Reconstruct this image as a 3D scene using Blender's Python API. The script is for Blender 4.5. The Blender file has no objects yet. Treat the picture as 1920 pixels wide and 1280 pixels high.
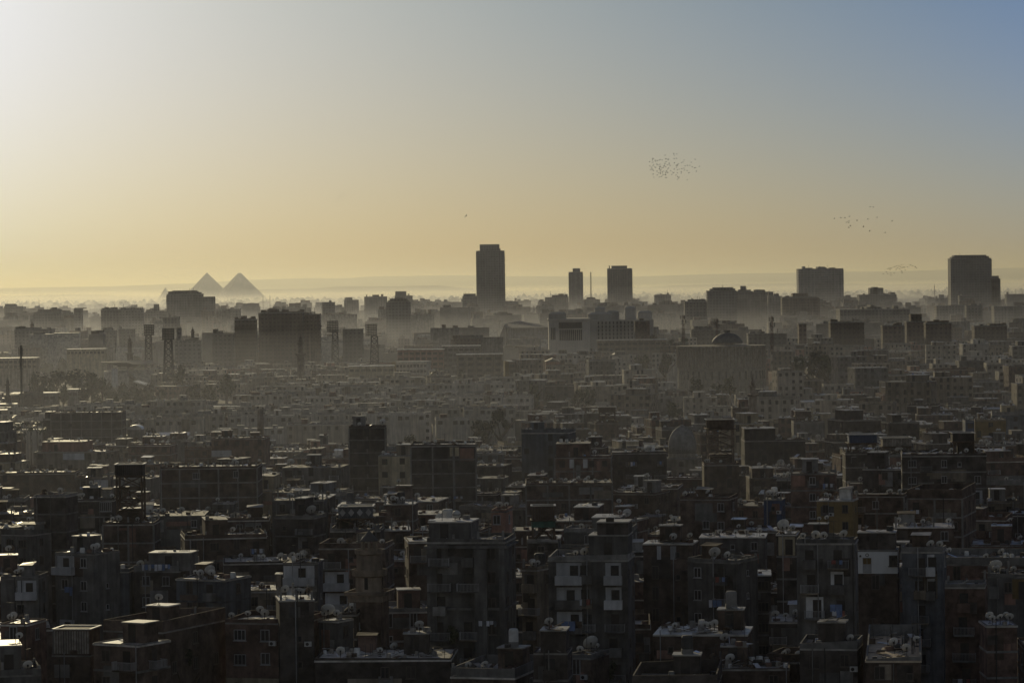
import bpy, math, random
import numpy as np
from mathutils import Vector, Matrix

# ------------------------------------------------------------------ camera, sky, sun, exposure
sc = bpy.context.scene
col = sc.collection
F = 6170.0            # focal length in photo pixels (1920 wide)
CAMZ = 70.0
cam = bpy.data.cameras.new('camera')
cam_o = bpy.data.objects.new('camera', cam)
col.objects.link(cam_o)
cam.sensor_width = 36
cam.lens = 36 * F / 1920
cam.clip_start = 1
cam.clip_end = 120000
ROT = Matrix.Rotation(math.pi / 2 - math.atan(108 / F), 3, 'X') @ Matrix.Rotation(math.radians(-0.75), 3, 'Z')
cam_o.matrix_world = Matrix.Translation((0, 0, CAMZ)) @ ROT.to_4x4()
sc.camera = cam_o

SUN_AZ, SUN_EL = -12.5, 12.0
a_, e_ = math.radians(SUN_AZ), math.radians(SUN_EL)
SUN = Vector((math.sin(a_) * math.cos(e_), math.cos(a_) * math.cos(e_), math.sin(e_)))
world = bpy.data.worlds.new('World')
sc.world = world
world.use_nodes = True
nt = world.node_tree
bg = nt.nodes['Background']
sky = nt.nodes.new('ShaderNodeTexSky')
sky.sky_type = 'NISHITA'
sky.sun_disc = False
sky.sun_elevation = e_
sky.sun_rotation = a_
sky.air_density = 0.7
sky.dust_density = 1.3
sky.ozone_density = 2.0
bg.inputs[1].default_value = 0.05


# colour balance of a dusty sky, smooth over direction: tan low down, whiter towards the sun, bluer away from it;
# behind the viewpoint an added sky gain brightens the shaded walls
SKYFIT = [(-1.075, -1.0, -1.048), (0.267, 0.223, 0.2), (0.15, 0.314, 0.979), (-0.114, -0.131, -0.465), (-0.452, -0.27, -0.112), (0.063, 0.16, 0.351)]
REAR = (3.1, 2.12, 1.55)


def wn(kind_, op, *ins):
    n = nt.nodes.new(kind_)
    n.operation = op
    for i, v in enumerate(ins):
        if isinstance(v, bpy.types.NodeSocket):
            nt.links.new(v, n.inputs[i])
        elif v is not None:
            n.inputs[i].default_value = v
    return n.outputs[0]


def wrange(sock, lo, hi, a, b):
    m = nt.nodes.new('ShaderNodeMapRange')
    for i, v in enumerate((lo, hi, a, b)):
        m.inputs[i + 1].default_value = v
    nt.links.new(sock, m.inputs[0])
    return m.outputs[0]


VM = 'ShaderNodeVectorMath'
tc = nt.nodes.new('ShaderNodeTexCoord')
sp = nt.nodes.new('ShaderNodeSeparateXYZ')
nt.links.new(tc.outputs['Generated'], sp.inputs[0])
X_ = wrange(sp.outputs['X'], -.165, .165, -1.1, 1.1)
Z_ = wrange(sp.outputs['Z'], 0, .1, 0, 1.25)
acc = None
for cf, term in zip(SKYFIT, (None, X_, Z_, wn('ShaderNodeMath', 'MULTIPLY', Z_, Z_), wn('ShaderNodeMath', 'MULTIPLY', X_, Z_), wn('ShaderNodeMath', 'MULTIPLY', X_, X_))):
    if term is None:
        acc = wn(VM, 'ADD', cf, (0, 0, 0))
        continue
    m_ = nt.nodes.new(VM)
    m_.operation = 'SCALE'
    m_.inputs[0].default_value = cf
    nt.links.new(term, m_.inputs['Scale'])
    acc = wn(VM, 'ADD', acc, m_.outputs[0])
s3 = nt.nodes.new('ShaderNodeSeparateXYZ')
nt.links.new(acc, s3.inputs[0])
c3 = nt.nodes.new('ShaderNodeCombineXYZ')
for k in range(3):
    nt.links.new(wn('ShaderNodeMath', 'POWER', math.e, s3.outputs[k]), c3.inputs[k])
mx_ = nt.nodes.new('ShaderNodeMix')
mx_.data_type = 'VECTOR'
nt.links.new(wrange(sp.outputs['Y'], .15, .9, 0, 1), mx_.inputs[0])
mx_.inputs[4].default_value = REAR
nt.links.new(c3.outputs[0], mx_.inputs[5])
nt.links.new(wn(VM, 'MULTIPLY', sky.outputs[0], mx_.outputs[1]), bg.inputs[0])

sun = bpy.data.lights.new('sun', 'SUN')
sun.energy = 2.2
sun.angle = math.radians(0.5)
sun.color = (1.0, 0.85, 0.52)
sun_o = bpy.data.objects.new('sun', sun)
col.objects.link(sun_o)
sun_o.rotation_euler = SUN.to_track_quat('Z', 'Y').to_euler()
vs = sc.view_settings
vs.view_transform = 'Standard'
vs.look = 'None'
vs.gamma = 1
vs.exposure = -0.7
sc.cycles.use_denoising = True
sc.cycles.max_bounces = 5
sc.cycles.volume_bounces = 0

rnd = random.Random(7)
U = rnd.uniform


# ------------------------------------------------------------------ photo pixel <-> world
def ray(px, py):
    return ROT @ Vector(((px - 960) / F, -(py - 640) / F, -1))


def at(px, py, D):
    d = ray(px, py)
    return Vector((0, 0, CAMZ)) + d * (D / d.y)


INV = ROT.transposed()


def proj(x, y, z):
    d = INV @ Vector((x, y, z - CAMZ))
    return 960 + F * d.x / -d.z, 640 - F * d.y / -d.z


def smooth(a, b, x):
    t = min(1, max(0, (x - a) / (b - a)))
    return t * t * (3 - 2 * t)


def ground_z(d):
    return 15 * (1 - smooth(450, 1250, d))


def dist_for(px, py, H):
    """distance at which a top at height H over the ground shows at this pixel"""
    d = ray(px, py)
    lo, hi = 150.0, 9000.0
    for _ in range(40):
        m = (lo + hi) / 2
        z = CAMZ + d.z * m / d.y
        if z > ground_z(m) + H:
            lo = m
        else:
            hi = m
    return lo


# ------------------------------------------------------------------ materials
def material(name, c, var=0.35, scale=0.35, rough=0.9, spec=0.3, streak=0.0, metal=0.0, c2=None, pattern=None):
    m = bpy.data.materials.new(name)
    m.use_nodes = True
    t = m.node_tree
    b = t.nodes['Principled BSDF']
    b.inputs['Roughness'].default_value = rough
    b.inputs['Specular IOR Level'].default_value = spec
    b.inputs['Metallic'].default_value = metal
    tcn = t.nodes.new('ShaderNodeTexCoord')
    oi = t.nodes.new('ShaderNodeObjectInfo')
    off = t.nodes.new('ShaderNodeVectorMath')
    off.operation = 'MULTIPLY_ADD'
    off.inputs[1].default_value = (1, 1, 1)
    sc_ = t.nodes.new('ShaderNodeVectorMath')
    sc_.operation = 'SCALE'
    sc_.inputs[0].default_value = (37, 53, 71)
    t.links.new(oi.outputs['Random'], sc_.inputs['Scale'])
    t.links.new(tcn.outputs['Object'], off.inputs[0])
    t.links.new(sc_.outputs[0], off.inputs[2])
    n = t.nodes.new('ShaderNodeTexNoise')
    n.inputs['Scale'].default_value = scale
    n.inputs['Detail'].default_value = 6
    n.inputs['Roughness'].default_value = 0.65
    t.links.new(off.outputs[0], n.inputs['Vector'])
    r = t.nodes.new('ShaderNodeValToRGB')
    lo = tuple(x * (1 - var) for x in c)
    hi = c2 if c2 else tuple(min(1, x * (1 + var)) for x in c)
    r.color_ramp.elements[0].position = 0.36
    r.color_ramp.elements[1].position = 0.64
    r.color_ramp.elements[0].color = (*lo, 1)
    r.color_ramp.elements[1].color = (*hi, 1)
    t.links.new(n.outputs[0], r.inputs[0])
    out = r.outputs[0]

    def mul(a, bsock, fac=1.0):
        mx = t.nodes.new('ShaderNodeMix')
        mx.data_type = 'RGBA'
        mx.blend_type = 'MULTIPLY'
        mx.inputs[0].default_value = fac
        t.links.new(a, mx.inputs[6])
        t.links.new(bsock, mx.inputs[7])
        return mx.outputs[2]
    if streak:
        mp = t.nodes.new('ShaderNodeMapping')
        mp.inputs['Scale'].default_value = (1.3, 1.3, 0.09)
        t.links.new(off.outputs[0], mp.inputs[0])
        n2 = t.nodes.new('ShaderNodeTexNoise')
        n2.inputs['Scale'].default_value = 0.9
        n2.inputs['Detail'].default_value = 4
        t.links.new(mp.outputs[0], n2.inputs['Vector'])
        r2 = t.nodes.new('ShaderNodeValToRGB')
        r2.color_ramp.elements[0].position = 0.38
        r2.color_ramp.elements[1].position = 0.6
        r2.color_ramp.elements[0].color = (1 - streak,) * 3 + (1,)
        t.links.new(n2.outputs[0], r2.inputs[0])
        out = mul(out, r2.outputs[0])
    if pattern:                     # rows of small windows or brick courses in the surface itself
        bw, bh, mort, dark = pattern
        g = t.nodes.new('ShaderNodeTexBrick')
        sx = t.nodes.new('ShaderNodeSeparateXYZ')
        t.links.new(tcn.outputs['Object'], sx.inputs[0])
        ad = t.nodes.new('ShaderNodeMath')
        t.links.new(sx.outputs[0], ad.inputs[0])
        t.links.new(sx.outputs[1], ad.inputs[1])
        cx = t.nodes.new('ShaderNodeCombineXYZ')
        t.links.new(ad.outputs[0], cx.inputs[0])
        t.links.new(sx.outputs[2], cx.inputs[1])
        t.links.new(cx.outputs[0], g.inputs['Vector'])
        g.offset = 0
        g.inputs['Scale'].default_value = 1
        g.inputs['Brick Width'].default_value = bw
        g.inputs['Row Height'].default_value = bh
        g.inputs['Mortar Size'].default_value = mort
        g.inputs['Color1'].default_value = (dark, dark, dark, 1)
        g.inputs['Color2'].default_value = (dark * 1.4, dark * 1.4, dark * 1.4, 1)
        g.inputs['Mortar'].default_value = (1, 1, 1, 1)
        out = mul(out, g.outputs[0])
    ov = t.nodes.new('ShaderNodeMapRange')
    ov.inputs[3].default_value = 0.78
    ov.inputs[4].default_value = 1.18
    t.links.new(oi.outputs['Random'], ov.inputs[0])
    cc = t.nodes.new('ShaderNodeCombineColor')
    for k in range(3):
        t.links.new(ov.outputs[0], cc.inputs[k])
    out = mul(out, cc.outputs[0])
    t.links.new(out, b.inputs['Base Color'])
    return m


M = {
    'brick': material('red_brick_wall', (.15, .098, .078), .6, .5, .92, .2, .22),
    'brown': material('brown_brick_wall', (.125, .092, .073), .6, .5, .92, .2, .22),
    'dark': material('dark_brick_wall', (.088, .075, .066), .55, .5, .92, .2, .22),
    'grey': material('grey_cement_wall', (.16, .152, .142), .35, .4, .9, .25, .4),
    'slate': material('blue_grey_plaster', (.14, .148, .16), .35, .4, .9, .25, .4),
    'beige': material('beige_plaster', (.28, .235, .18), .3, .4, .9, .25, .4),
    'cream': material('cream_plaster', (.45, .38, .26), .25, .4, .9, .25, .35),
    'white': material('white_paint', (.56, .555, .55), .15, .5, .85, .3, .25),
    'whitewash': material('fresh_whitewash', (.78, .775, .76), .06, .5, .85, .3, .06),
    'pink': material('pink_plaster', (.34, .2, .155), .3, .4, .9, .25, .35),
    'yellow': material('yellow_plaster', (.27, .19, .085), .25, .4, .9, .25, .3),
    'blue': material('blue_paint', (.06, .085, .15), .3, .6, .7, .3, .2),
    'green': material('green_paint', (.06, .15, .12), .3, .6, .7, .3, .2),
    'estate': material('pale_estate_plaster', (.5, .46, .4), .22, .25, .9, .25, .35),
    'estate2': material('sand_estate_plaster', (.43, .38, .31), .22, .25, .9, .25, .35),
    'concrete': material('concrete', (.24, .23, .215), .3, .6, .85, .3, .25),
    'roof': material('dusty_roof', (.3, .275, .24), .5, .5, .5, .8, 0, c2=(.46, .43, .38)),
    'roof_dark': material('dark_roof', (.15, .14, .13), .5, .35, .7, .4, 0, c2=(.3, .28, .25)),
    'roof_lit': material('sunlit_toned_roof', (.46, .42, .36), .4, .5, .42, .9, 0, c2=(.72, .67, .6)),  # paler, glossier copy of the roof colour, with sunlight painted in
    'wood': material('weathered_wood', (.12, .085, .06), .4, 1.2, .8, .3, .3),
    'plank': material('grey_planks', (.3, .27, .23), .4, 1.2, .6, .4, .3),
    'sheet': material('tin_sheet', (.55, .55, .55), .3, .8, .35, .6, .0, metal=.6),
    'glass': material('dark_glass', (.02, .022, .026), .2, .6, .25, .5, 0),
    'frame_dark': material('brown_window_frame', (.12, .1, .085), .3, 1, .7, .3, 0),
    'shutter': material('dark_shutter', (.05, .042, .036), .3, .8, .7, .3, 0),
    'frame': material('pale_window_frame', (.36, .355, .35), .2, 1, .7, .3, 0),
    'dish': material('dish_paint', (.62, .61, .58), .2, 1.2, .55, .4, 0),
    'rust': material('rusty_dish_paint', (.2, .15, .11), .4, 1.5, .7, .3, 0),
    'steel': material('dark_steel', (.045, .044, .042), .25, .6, .6, .4, 0),
    'lamp': material('floodlight_glass', (.05, .05, .05), .2, .6, .4, .5, 0),
    'cloth': material('pale_cloth', (.6, .6, .63), .15, 1.5, .9, .2, 0),
    'cloth_blue': material('blue_cloth', (.2, .27, .45), .25, 1.5, .9, .2, 0),
    'cloth_red': material('red_cloth', (.26, .1, .08), .3, 1.5, .9, .2, 0),
    'leaf': material('dusty_leaves', (.05, .06, .03), .4, .6, .8, .3, 0, c2=(.09, .105, .05)),
    'leaf_dark': material('dark_leaves', (.04, .045, .026), .4, .6, .8, .3, 0),
    'bark': material('bark', (.1, .075, .055), .3, 1.2, .9, .2, 0),
    'frond': material('palm_fronds', (.06, .07, .035), .3, .8, .5, .5, 0),
    'stone': material('pale_stone', (.3, .265, .215), .3, .5, .88, .25, .3),
    'minaret': material('minaret_stone', (.31, .255, .2), .3, .6, .88, .25, .35),
    'dome': material('carved_dome_stone', (.3, .285, .26), .25, .7, .8, .3, .15, pattern=(1.1, .95, .1, .78)),
    'lead': material('grey_dome_lead', (.12, .115, .108), .25, .5, .7, .3, .1),
    'pyramid': material('pyramid_stone', (.34, .28, .2), .2, .02, .95, .1, 0),
    'desert': material('desert_rock', (.36, .3, .22), .25, .0012, .95, .1, 0),
    'dust': material('street_dust', (.2, .175, .145), .35, .01, .95, .1, 0),
    'tower': material('tower_facade', (.15, .145, .14), .2, .05, .8, .3, .1, pattern=(3.6, 3.3, .7, .55)),
    'tower2': material('pale_tower_facade', (.22, .21, .2), .2, .05, .8, .3, .1, pattern=(5.2, 3.6, .6, .6)),
    'block': material('city_block_facade', (.2, .185, .165), .3, .05, .88, .2, .25, pattern=(3.4, 3.1, .95, .5)),
    'block2': material('brown_block_facade', (.16, .125, .1), .3, .05, .88, .2, .25, pattern=(3.2, 3.1, .9, .5)),
    'court': material('court_limestone', (.5, .46, .4), .12, .05, .85, .25, .12),
    'far': material('distant_plaster', (.2, .18, .155), .4, .03, .9, .2, .1),
    'bird': material('dark_feathers', (.025, .023, .02), .2, 1, .9, .2, 0),
    'redwhite': material('faded_red_steel', (.1, .06, .05), .25, .6, .7, .3, 0),
    'sand': material('pale_sand', (.55, .45, .33), .2, .8, .9, .2, 0),
}


# ------------------------------------------------------------------ mesh building
class MB:
    def __init__(self):
        self.v, self.f, self.m = [], [], []

    def add(self, vs_, fs, mi=0):
        b = len(self.v)
        self.v += [tuple(p) for p in vs_]
        self.f += [tuple(b + i for i in f) for f in fs]
        self.m += [mi] * len(fs)
        return self

    def box(self, x0, x1, y0, y1, z0, z1, mi=0):
        return self.add([(x0, y0, z0), (x1, y0, z0), (x1, y1, z0), (x0, y1, z0), (x0, y0, z1), (x1, y0, z1), (x1, y1, z1), (x0, y1, z1)],
                        [(0, 3, 2, 1), (4, 5, 6, 7), (0, 1, 5, 4), (1, 2, 6, 5), (2, 3, 7, 6), (3, 0, 4, 7)], mi)

    def obox(self, c, ax, ay, az, mi=0):
        c, ax, ay, az = Vector(c), Vector(ax), Vector(ay), Vector(az)
        vs_ = [c + sx * ax + sy * ay + sz * az for sz in (-1, 1) for sx, sy in ((-1, -1), (1, -1), (1, 1), (-1, 1))]
        return self.add(vs_, [(0, 3, 2, 1), (4, 5, 6, 7), (0, 1, 5, 4), (1, 2, 6, 5), (2, 3, 7, 6), (3, 0, 4, 7)], mi)

    def bar(self, p, q, r, mi=0, n=4):
        p, q = Vector(p), Vector(q)
        d = (q - p).normalized()
        u = d.orthogonal().normalized()
        w = d.cross(u)
        r2 = r if not isinstance(r, tuple) else r[1]
        r1 = r if not isinstance(r, tuple) else r[0]
        vs_ = []
        for c, rr in ((p, r1), (q, r2)):
            for k in range(n):
                t = 2 * math.pi * (k + .5) / n
                vs_.append(c + (u * math.cos(t) + w * math.sin(t)) * rr)
        fs = [(k, (k + 1) % n, n + (k + 1) % n, n + k) for k in range(n)]
        fs += [tuple(range(n))[::-1], tuple(range(n, 2 * n))]
        return self.add(vs_, fs, mi)

    def lathe(self, prof, n=16, cx=0, cy=0, mi=0, rot=0.0, caps=True):
        vs_, fs = [], []
        for r, z in prof:
            for k in range(n):
                t = 2 * math.pi * k / n + rot
                vs_.append((cx + r * math.cos(t), cy + r * math.sin(t), z))
        for i in range(len(prof) - 1):
            for k in range(n):
                fs.append((i * n + k, i * n + (k + 1) % n, (i + 1) * n + (k + 1) % n, (i + 1) * n + k))
        if caps:
            fs.append(tuple(range(n))[::-1])
            fs.append(tuple(range((len(prof) - 1) * n, len(prof) * n)))
        return self.add(vs_, fs, mi)

    def mesh(self, name, mats):
        me = bpy.data.meshes.new(name)
        me.from_pydata(self.v, [], self.f)
        for m in (mats if isinstance(mats, (list, tuple)) else [mats]):
            me.materials.append(M[m] if isinstance(m, str) else m)
        if any(self.m):
            me.polygons.foreach_set('material_index', self.m)
        me.update()
        return me

    def build(self, name, mats, parent=None, **kw):
        return put(name, self.mesh(name, mats), parent, **kw)


def put(name, me, parent=None, loc=None, rz=None, scale=None, smooth_=False):
    o = bpy.data.objects.new(name, me)
    if parent is not None:
        o.parent = parent
    if loc is not None:
        o.location = loc
    if rz is not None:
        o.rotation_euler = (0, 0, rz)
    if scale is not None:
        o.scale = scale
    if smooth_:
        for p in me.polygons:
            p.use_smooth = True
    col.objects.link(o)
    return o


def tag(o, label, cat, group=None):
    o['label'] = label
    o['category'] = cat
    if group:
        o['group'] = group
    return o


def empty(name, loc, rz=0.0):
    return put(name, None, None, loc, rz)


def kind(o, k):
    o['kind'] = k
    return o
# ------------------------------------------------------------------ ground, hills, pyramids
def terrain():
    xs = [-58000, -9000, -4000, -1500, -600, -250, 0, 250, 600, 1500, 4000, 9000, 58000]
    ys = [-400, 100, 300, 450, 550, 650, 750, 850, 950, 1050, 1150, 1250, 2000, 4000, 9000, 16000, 58000]
    mb = MB()
    for y in ys:
        for x in xs:
            mb.v.append((x, y, ground_z(y)))
    n = len(xs)
    for j in range(len(ys) - 1):
        for i in range(n - 1):
            mb.f.append((j * n + i, j * n + i + 1, (j + 1) * n + i + 1, (j + 1) * n + i))
            mb.m.append(0)
    kind(mb.build('ground', 'dust'), 'structure')


terrain()


def ridge(name, pts, D, thick, seed, step=130, rough=5):
    """a long desert ridge with real slopes; its crest passes through photo points at distance D"""
    r = random.Random(seed)
    P = [(at(px, py, D).x, at(px, py, D).z) for px, py in pts]
    mb = MB()
    x = P[0][0]
    rows = []
    w1, w2, w3 = r.uniform(0, 6), r.uniform(0, 6), r.uniform(0, 6)
    while x < P[-1][0]:
        k = max(i for i in range(len(P)) if P[i][0] <= x)
        k = min(k, len(P) - 2)
        t = (x - P[k][0]) / (P[k + 1][0] - P[k][0])
        t = t * t * (3 - 2 * t)
        z = P[k][1] * (1 - t) + P[k + 1][1] * t
        z += rough * (math.sin(x / 310 + w1) * .5 + math.sin(x / 127 + w2) * .3 + math.sin(x / 61 + w3) * .2) * .35
        rows.append((x, z))
        x += step
    fr = [(-thick, -8), (-thick * .6, .35), (-thick * .25, .8), (0, 1), (thick * .5, .8), (thick, -8)]
    for x, z in rows:
        for dy, k in fr:
            j = r.uniform(-.06, .06) if 0 < k < 1 else 0
            mb.v.append((x, D + dy + r.uniform(-60, 60) * (k > 0), z * (k + j) if k > 0 else -8))
    m = len(fr)
    for i in range(len(rows) - 1):
        for q in range(m - 1):
            mb.f.append((i * m + q, (i + 1) * m + q, (i + 1) * m + q + 1, i * m + q + 1))
            mb.m.append(0)
    return kind(mb.build(name, 'desert', smooth_=True), 'structure')


ridge('hills', [(-500, 545), (0, 540), (200, 537), (360, 531), (480, 524), (600, 521), (622, 523), (700, 518), (830, 516), (960, 518),
                (1190, 518), (1240, 517), (1320, 514), (1440, 512), (1600, 509), (1620, 509), (1700, 508), (1800, 505), (1900, 502), (2500, 500)], 30000, 2500, 3, 180, 7)
ridge('hills', [(-500, 556), (0, 555), (150, 552), (300, 556), (420, 553), (480, 541), (560, 542), (650, 537), (740, 537), (830, 535), (880, 541), (1000, 545), (1200, 538),
                (1300, 534), (1500, 531), (1700, 532), (2500, 525)], 20000, 1500, 5)


def pyramid(apex, D, half, rot, label, flat=0.0, name='pyramid'):
    p = at(apex[0], apex[1], D)
    h = p.z + 6
    mb = MB()
    n = 12
    r = random.Random(int(D))
    lv = []
    for i in range(n + 1):
        t = i / n
        s = half * (1 - t) + flat * t
        lv.append((s, h * t))
    for s, z in lv:
        for k in range(4):
            j = r.uniform(-.6, .6)
            a = rot + math.pi / 4 + k * math.pi / 2
            mb.v.append(((s * 1.4142 + j) * math.cos(a), (s * 1.4142 + j) * math.sin(a), z))
    for i in range(n):
        for k in range(4):
            mb.f.append((i * 4 + k, i * 4 + (k + 1) % 4, (i + 1) * 4 + (k + 1) % 4, (i + 1) * 4 + k))
            mb.m.append(0)
    mb.f.append((n * 4, n * 4 + 1, n * 4 + 2, n * 4 + 3))
    mb.m.append(0)
    o = mb.build(name, 'pyramid', loc=(p.x, D, -6))
    return tag(o, label, 'pyramid', 'pyramids on the desert edge')


pyramid((388, 511), 13600, 108, math.radians(24), 'sharp-pointed great pyramid, hazy, behind the unfinished tower block', 0.5)
pyramid((449, 512), 13100, 112, math.radians(20), 'great pyramid with a blunted top, standing clear on the desert edge', 5)
pyramid((310, 539), 14300, 42, math.radians(22), 'smallest, faintest pyramid, half lost in haze beside the unfinished tower block', 0.5)

# ------------------------------------------------------------------ the town: what stands where
HOUSES = []


class House:
    pass


def house_at(x0, x1, ytop, n, mat, th=0.0, Dp=None, par=0.4, d=None, **kw):
    h = House()
    h.th = math.radians(th)
    h.n = n
    h.par = par
    h.H = n * 3.0
    xc = (x0 + x1) / 2
    h.d = d or dist_for(xc, ytop, h.H + par)
    p = at(xc, ytop, h.d)
    h.x, h.y = p.x, h.d
    h.zg = ground_z(h.d)
    h.W = (x1 - x0) * h.d / F / math.cos(h.th)
    h.Dp = Dp or max(6.0, min(14.0, h.W * rnd.uniform(.8, 1.1)))
    h.mat = mat
    h.kw = kw
    h.px = xc
    h.ytop = ytop
    return finish(h)


def finish(h):
    c, s = math.cos(h.th), math.sin(h.th)
    h.corners = []
    for lx, ly in ((-h.W / 2, 0), (h.W / 2, 0), (h.W / 2, h.Dp), (-h.W / 2, h.Dp)):
        h.corners.append((h.x + lx * c - ly * s, h.y + lx * s + ly * c))
    h.aabb = (min(p[0] for p in h.corners), max(p[0] for p in h.corners), min(p[1] for p in h.corners), max(p[1] for p in h.corners))
    zt = h.zg + h.H + h.par
    sc_ = [proj(x, y, z) for x, y in h.corners for z in (max(0, h.zg - 1), zt)]
    ups = h.kw.get('up') or []
    for u in ups:
        for lx in (h.W * (u[0] - .5), h.W * (u[1] - .5)):
            for ly in (h.Dp * .12, h.Dp * .8):
                sc_.append(proj(h.x + lx * c - ly * s, h.y + lx * s + ly * c, h.zg + h.H + u[2]))
    h.scr = sc_
    h.front_scr = [proj(x, y, z) for x, y in h.corners for z in (max(0, h.zg - 1), zt)]
    h.sx0, h.sx1 = min(p[0] for p in sc_), max(p[0] for p in sc_)
    h.sy0, h.sy1 = min(p[1] for p in sc_), max(p[1] for p in sc_)
    h.fx0, h.fx1 = min(p[0] for p in h.front_scr), max(p[0] for p in h.front_scr)
    h.top = min(p[1] for p in h.front_scr)
    h.ftop = min(proj(x, y, zt)[1] for x, y in h.corners[:2])
    return h


EXPL = []


def E(nick, label, x0, x1, ytop, n, mat, th=0, yb=None, **kw):
    h = house_at(x0, x1, ytop, n, mat, th, **kw)
    h.nick, h.label = nick, label
    h.yb = yb if yb else ytop + 35
    EXPL.append(h)
    HOUSES.append(h)
    return h


# (short name, full label, left edge, right edge, roofline in the photo, storeys, wall, turn, lowest row that shows)
E('slatted-room house', 'brown brick house carrying a grey slatted rooftop room, lower left corner', 96, 170, 1226, 4, 'brown', -10, 1280, up=[(.0, .95, 2.9, 'plank')], par=.1)
H_CORNER = E('house with dish-shadowed roof', 'brick corner house whose pale sunlit roof carries dish shadows', 172, 262, 1206, 5, 'brown', -30, 1280, roof='roof_lit', par=.1, clut=.3, sidebalc=True)
E('walled-terrace house', 'brick house with a deep walled roof terrace behind the dish-shadowed roof', 190, 308, 1162, 5, 'brown', -24, 1185, par=1.3, Dp=15)
E('white-balcony house', 'grey house with stacked white balconies at the left edge', 0, 72, 1078, 5, 'grey', -6, 1150, white=[(.45, .95, 0), (.45, .95, 2)], balc=1)
E('lower-left brick house', 'plain brick house with bright roof edge at the left edge of the lowest row', 0, 52, 1168, 5, 'brick', -14, 1230, par=.15, roof='roof_lit', clut=2)
H_SHUT = E('white-shuttered house', 'grey house with a bright white shuttered balcony under a cluttered roof', 100, 178, 1036, 6, 'grey', -28, 1140, white=[(.02, .5, 0), (.1, .48, 3)], clut=3, par=.1)
H_CURT = E('curtained house', 'dark house hung with tall pale curtains beside the white-shuttered house', 160, 242, 1066, 5, 'slate', -5, 1140, clut=2)
H_BAL = E('balustrade house', 'dark house with washing over its roof balustrade and a sunlit penthouse roof', 250, 336, 1060, 5, 'dark', -8, 1145, up=[(.3, 1.25, 2.6, 'grey')], par=.8, uproof='roof_lit', white=[(.33, .6, -1)])
H_PALE = E('pale cement house', 'pale blue-grey cement house with a glaring roof and two wide blinds', 328, 424, 1085, 5, 'slate', -24, 1165, roof='roof_lit', clut=2, par=.1, bands=True, pale=True)
E('windowless tower house', 'tall narrow brick house with a blank front below the stepped house', 62, 124, 926, 7, 'dark', -12, 1030, roof='roof_lit', clut=3, blank=True)
H_LOFT1 = E('loft tower house', 'square blank brick house holding up the tallest pigeon loft', 192, 288, 978, 6, 'brown', -2, 1035, clut=1, blank=True)
E('slant-walled house', 'grey house with a slanting parapet at the left edge below the windowless tower house', 0, 60, 992, 5, 'grey', -26, 1045, par=.9)
E('grille-window house', 'dark house with two barred pale windows beside the windowless tower house', 136, 214, 934, 6, 'dark', 0, 985, clut=2, grille=True)
E('stepped house', 'pale stepped house with a salmon upper storey and pale middle bay', 66, 198, 846, 6, 'beige', -10, 880, up=[(.06, .66, 3.0, 'pink')], white=[(.39, .7, 0)], par=.2, roof='roof_lit')
E('treeside brick block', 'broad dark windowless brick block beside the big tree', 95, 228, 772, 8, 'dark', 0, 826, blank=True)
E('long brown house', 'long low brown house at the left edge under the stepped house', 0, 140, 885, 5, 'brown', 2, 925)
E('tan stained house', 'tan plastered house with water stains beside the tallest pigeon loft', 140, 206, 893, 6, 'beige', 0, 930, white=[(.55, .95, 0)])
E('awning brick house', 'brick house with a sunlit awning and dishes behind the tallest pigeon loft', 240, 318, 833, 6, 'brick', -5, 862, roof='roof_lit')
E('striped brick house', 'tall brick house with a pale band under its roof, left of the chimney', 396, 495, 820, 7, 'brick', -3, 872, white=[(.0, .38, 1)])
E('low brick annex', 'low brick annex with a bright corner beside the striped brick house', 346, 396, 838, 6, 'brick', 0, 862)
E('blank brown house', 'massive blank brown house below the striped brick house', 300, 482, 874, 7, 'brown', 0, 955, blank=True, Dp=14)
H_ARCH = E('arched corner house', 'brick corner house with tall arched windows in its cream lower storeys', 420, 566, 1158, 5, 'brick', -16, 1280, par=.6, arch=True)
E('bright-roofed pavilion house', 'small dark house topped by a pavilion with a bright ragged roof', 524, 588, 1124, 6, 'dark', 8, 1150, roof='roof_lit', par=0)
E('lit-terrace house', 'grey house with a bright terrace squeezed beside the domed minaret', 597, 634, 1162, 5, 'grey', -28, 1215, roof='roof_lit', par=.1, Dp=3.5)
H_LAUN = E('glitter-roofed laundry house', 'grey house with white washing on its balcony under a glittering junk roof', 530, 596, 1054, 6, 'grey', -3, 1112, clut=6, par=.1, white=[(.02, .9, 0), (.1, .8, 1)])
E('wide brick house', 'wide brick house with white balconies behind the domed minaret', 598, 722, 1018, 6, 'brown', -5, 1120, white=[(.08, .45, 1), (.08, .45, 2)], par=.7)
H_BIG = E('great apartment house', 'largest plain grey-brown apartment house with a cornice and a penthouse', 800, 946, 1008, 8, 'grey', -9, 1230, up=[(.0, .55, 2.4, 'grey')], par=.5, cornice=True, uproof='roof_lit', big=True, pilaster=True, balc=2)
E('yellow-bay house', 'narrow yellowish house with bay balconies beside the great apartment house', 978, 1006, 1062, 6, 'beige', -28, 1130, balc=1)
H_ROUND = E('rounded balcony house', 'grey apartment house with arched white loggias and a rooftop cistern block', 1028, 1176, 1039, 7, 'grey', -8, 1215, up=[(.5, 1.0, 3.0, 'grey'), (.6, 1.0, 4.6, 'dark')], par=.7, white=[(.1, .42, 0), (.1, .42, 1), (.1, .42, 2), (.72, .92, 0), (.72, .92, 1)], balc=2, big=True)
E('two-window brick house', 'dark brick house with two small bright windows and a glaring ragged roof', 1206, 1298, 1018, 6, 'brown', -10, 1120, roof='roof_lit', par=.05, clut=3, white=[(.28, .36, 0), (.55, .67, 0)])
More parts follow.
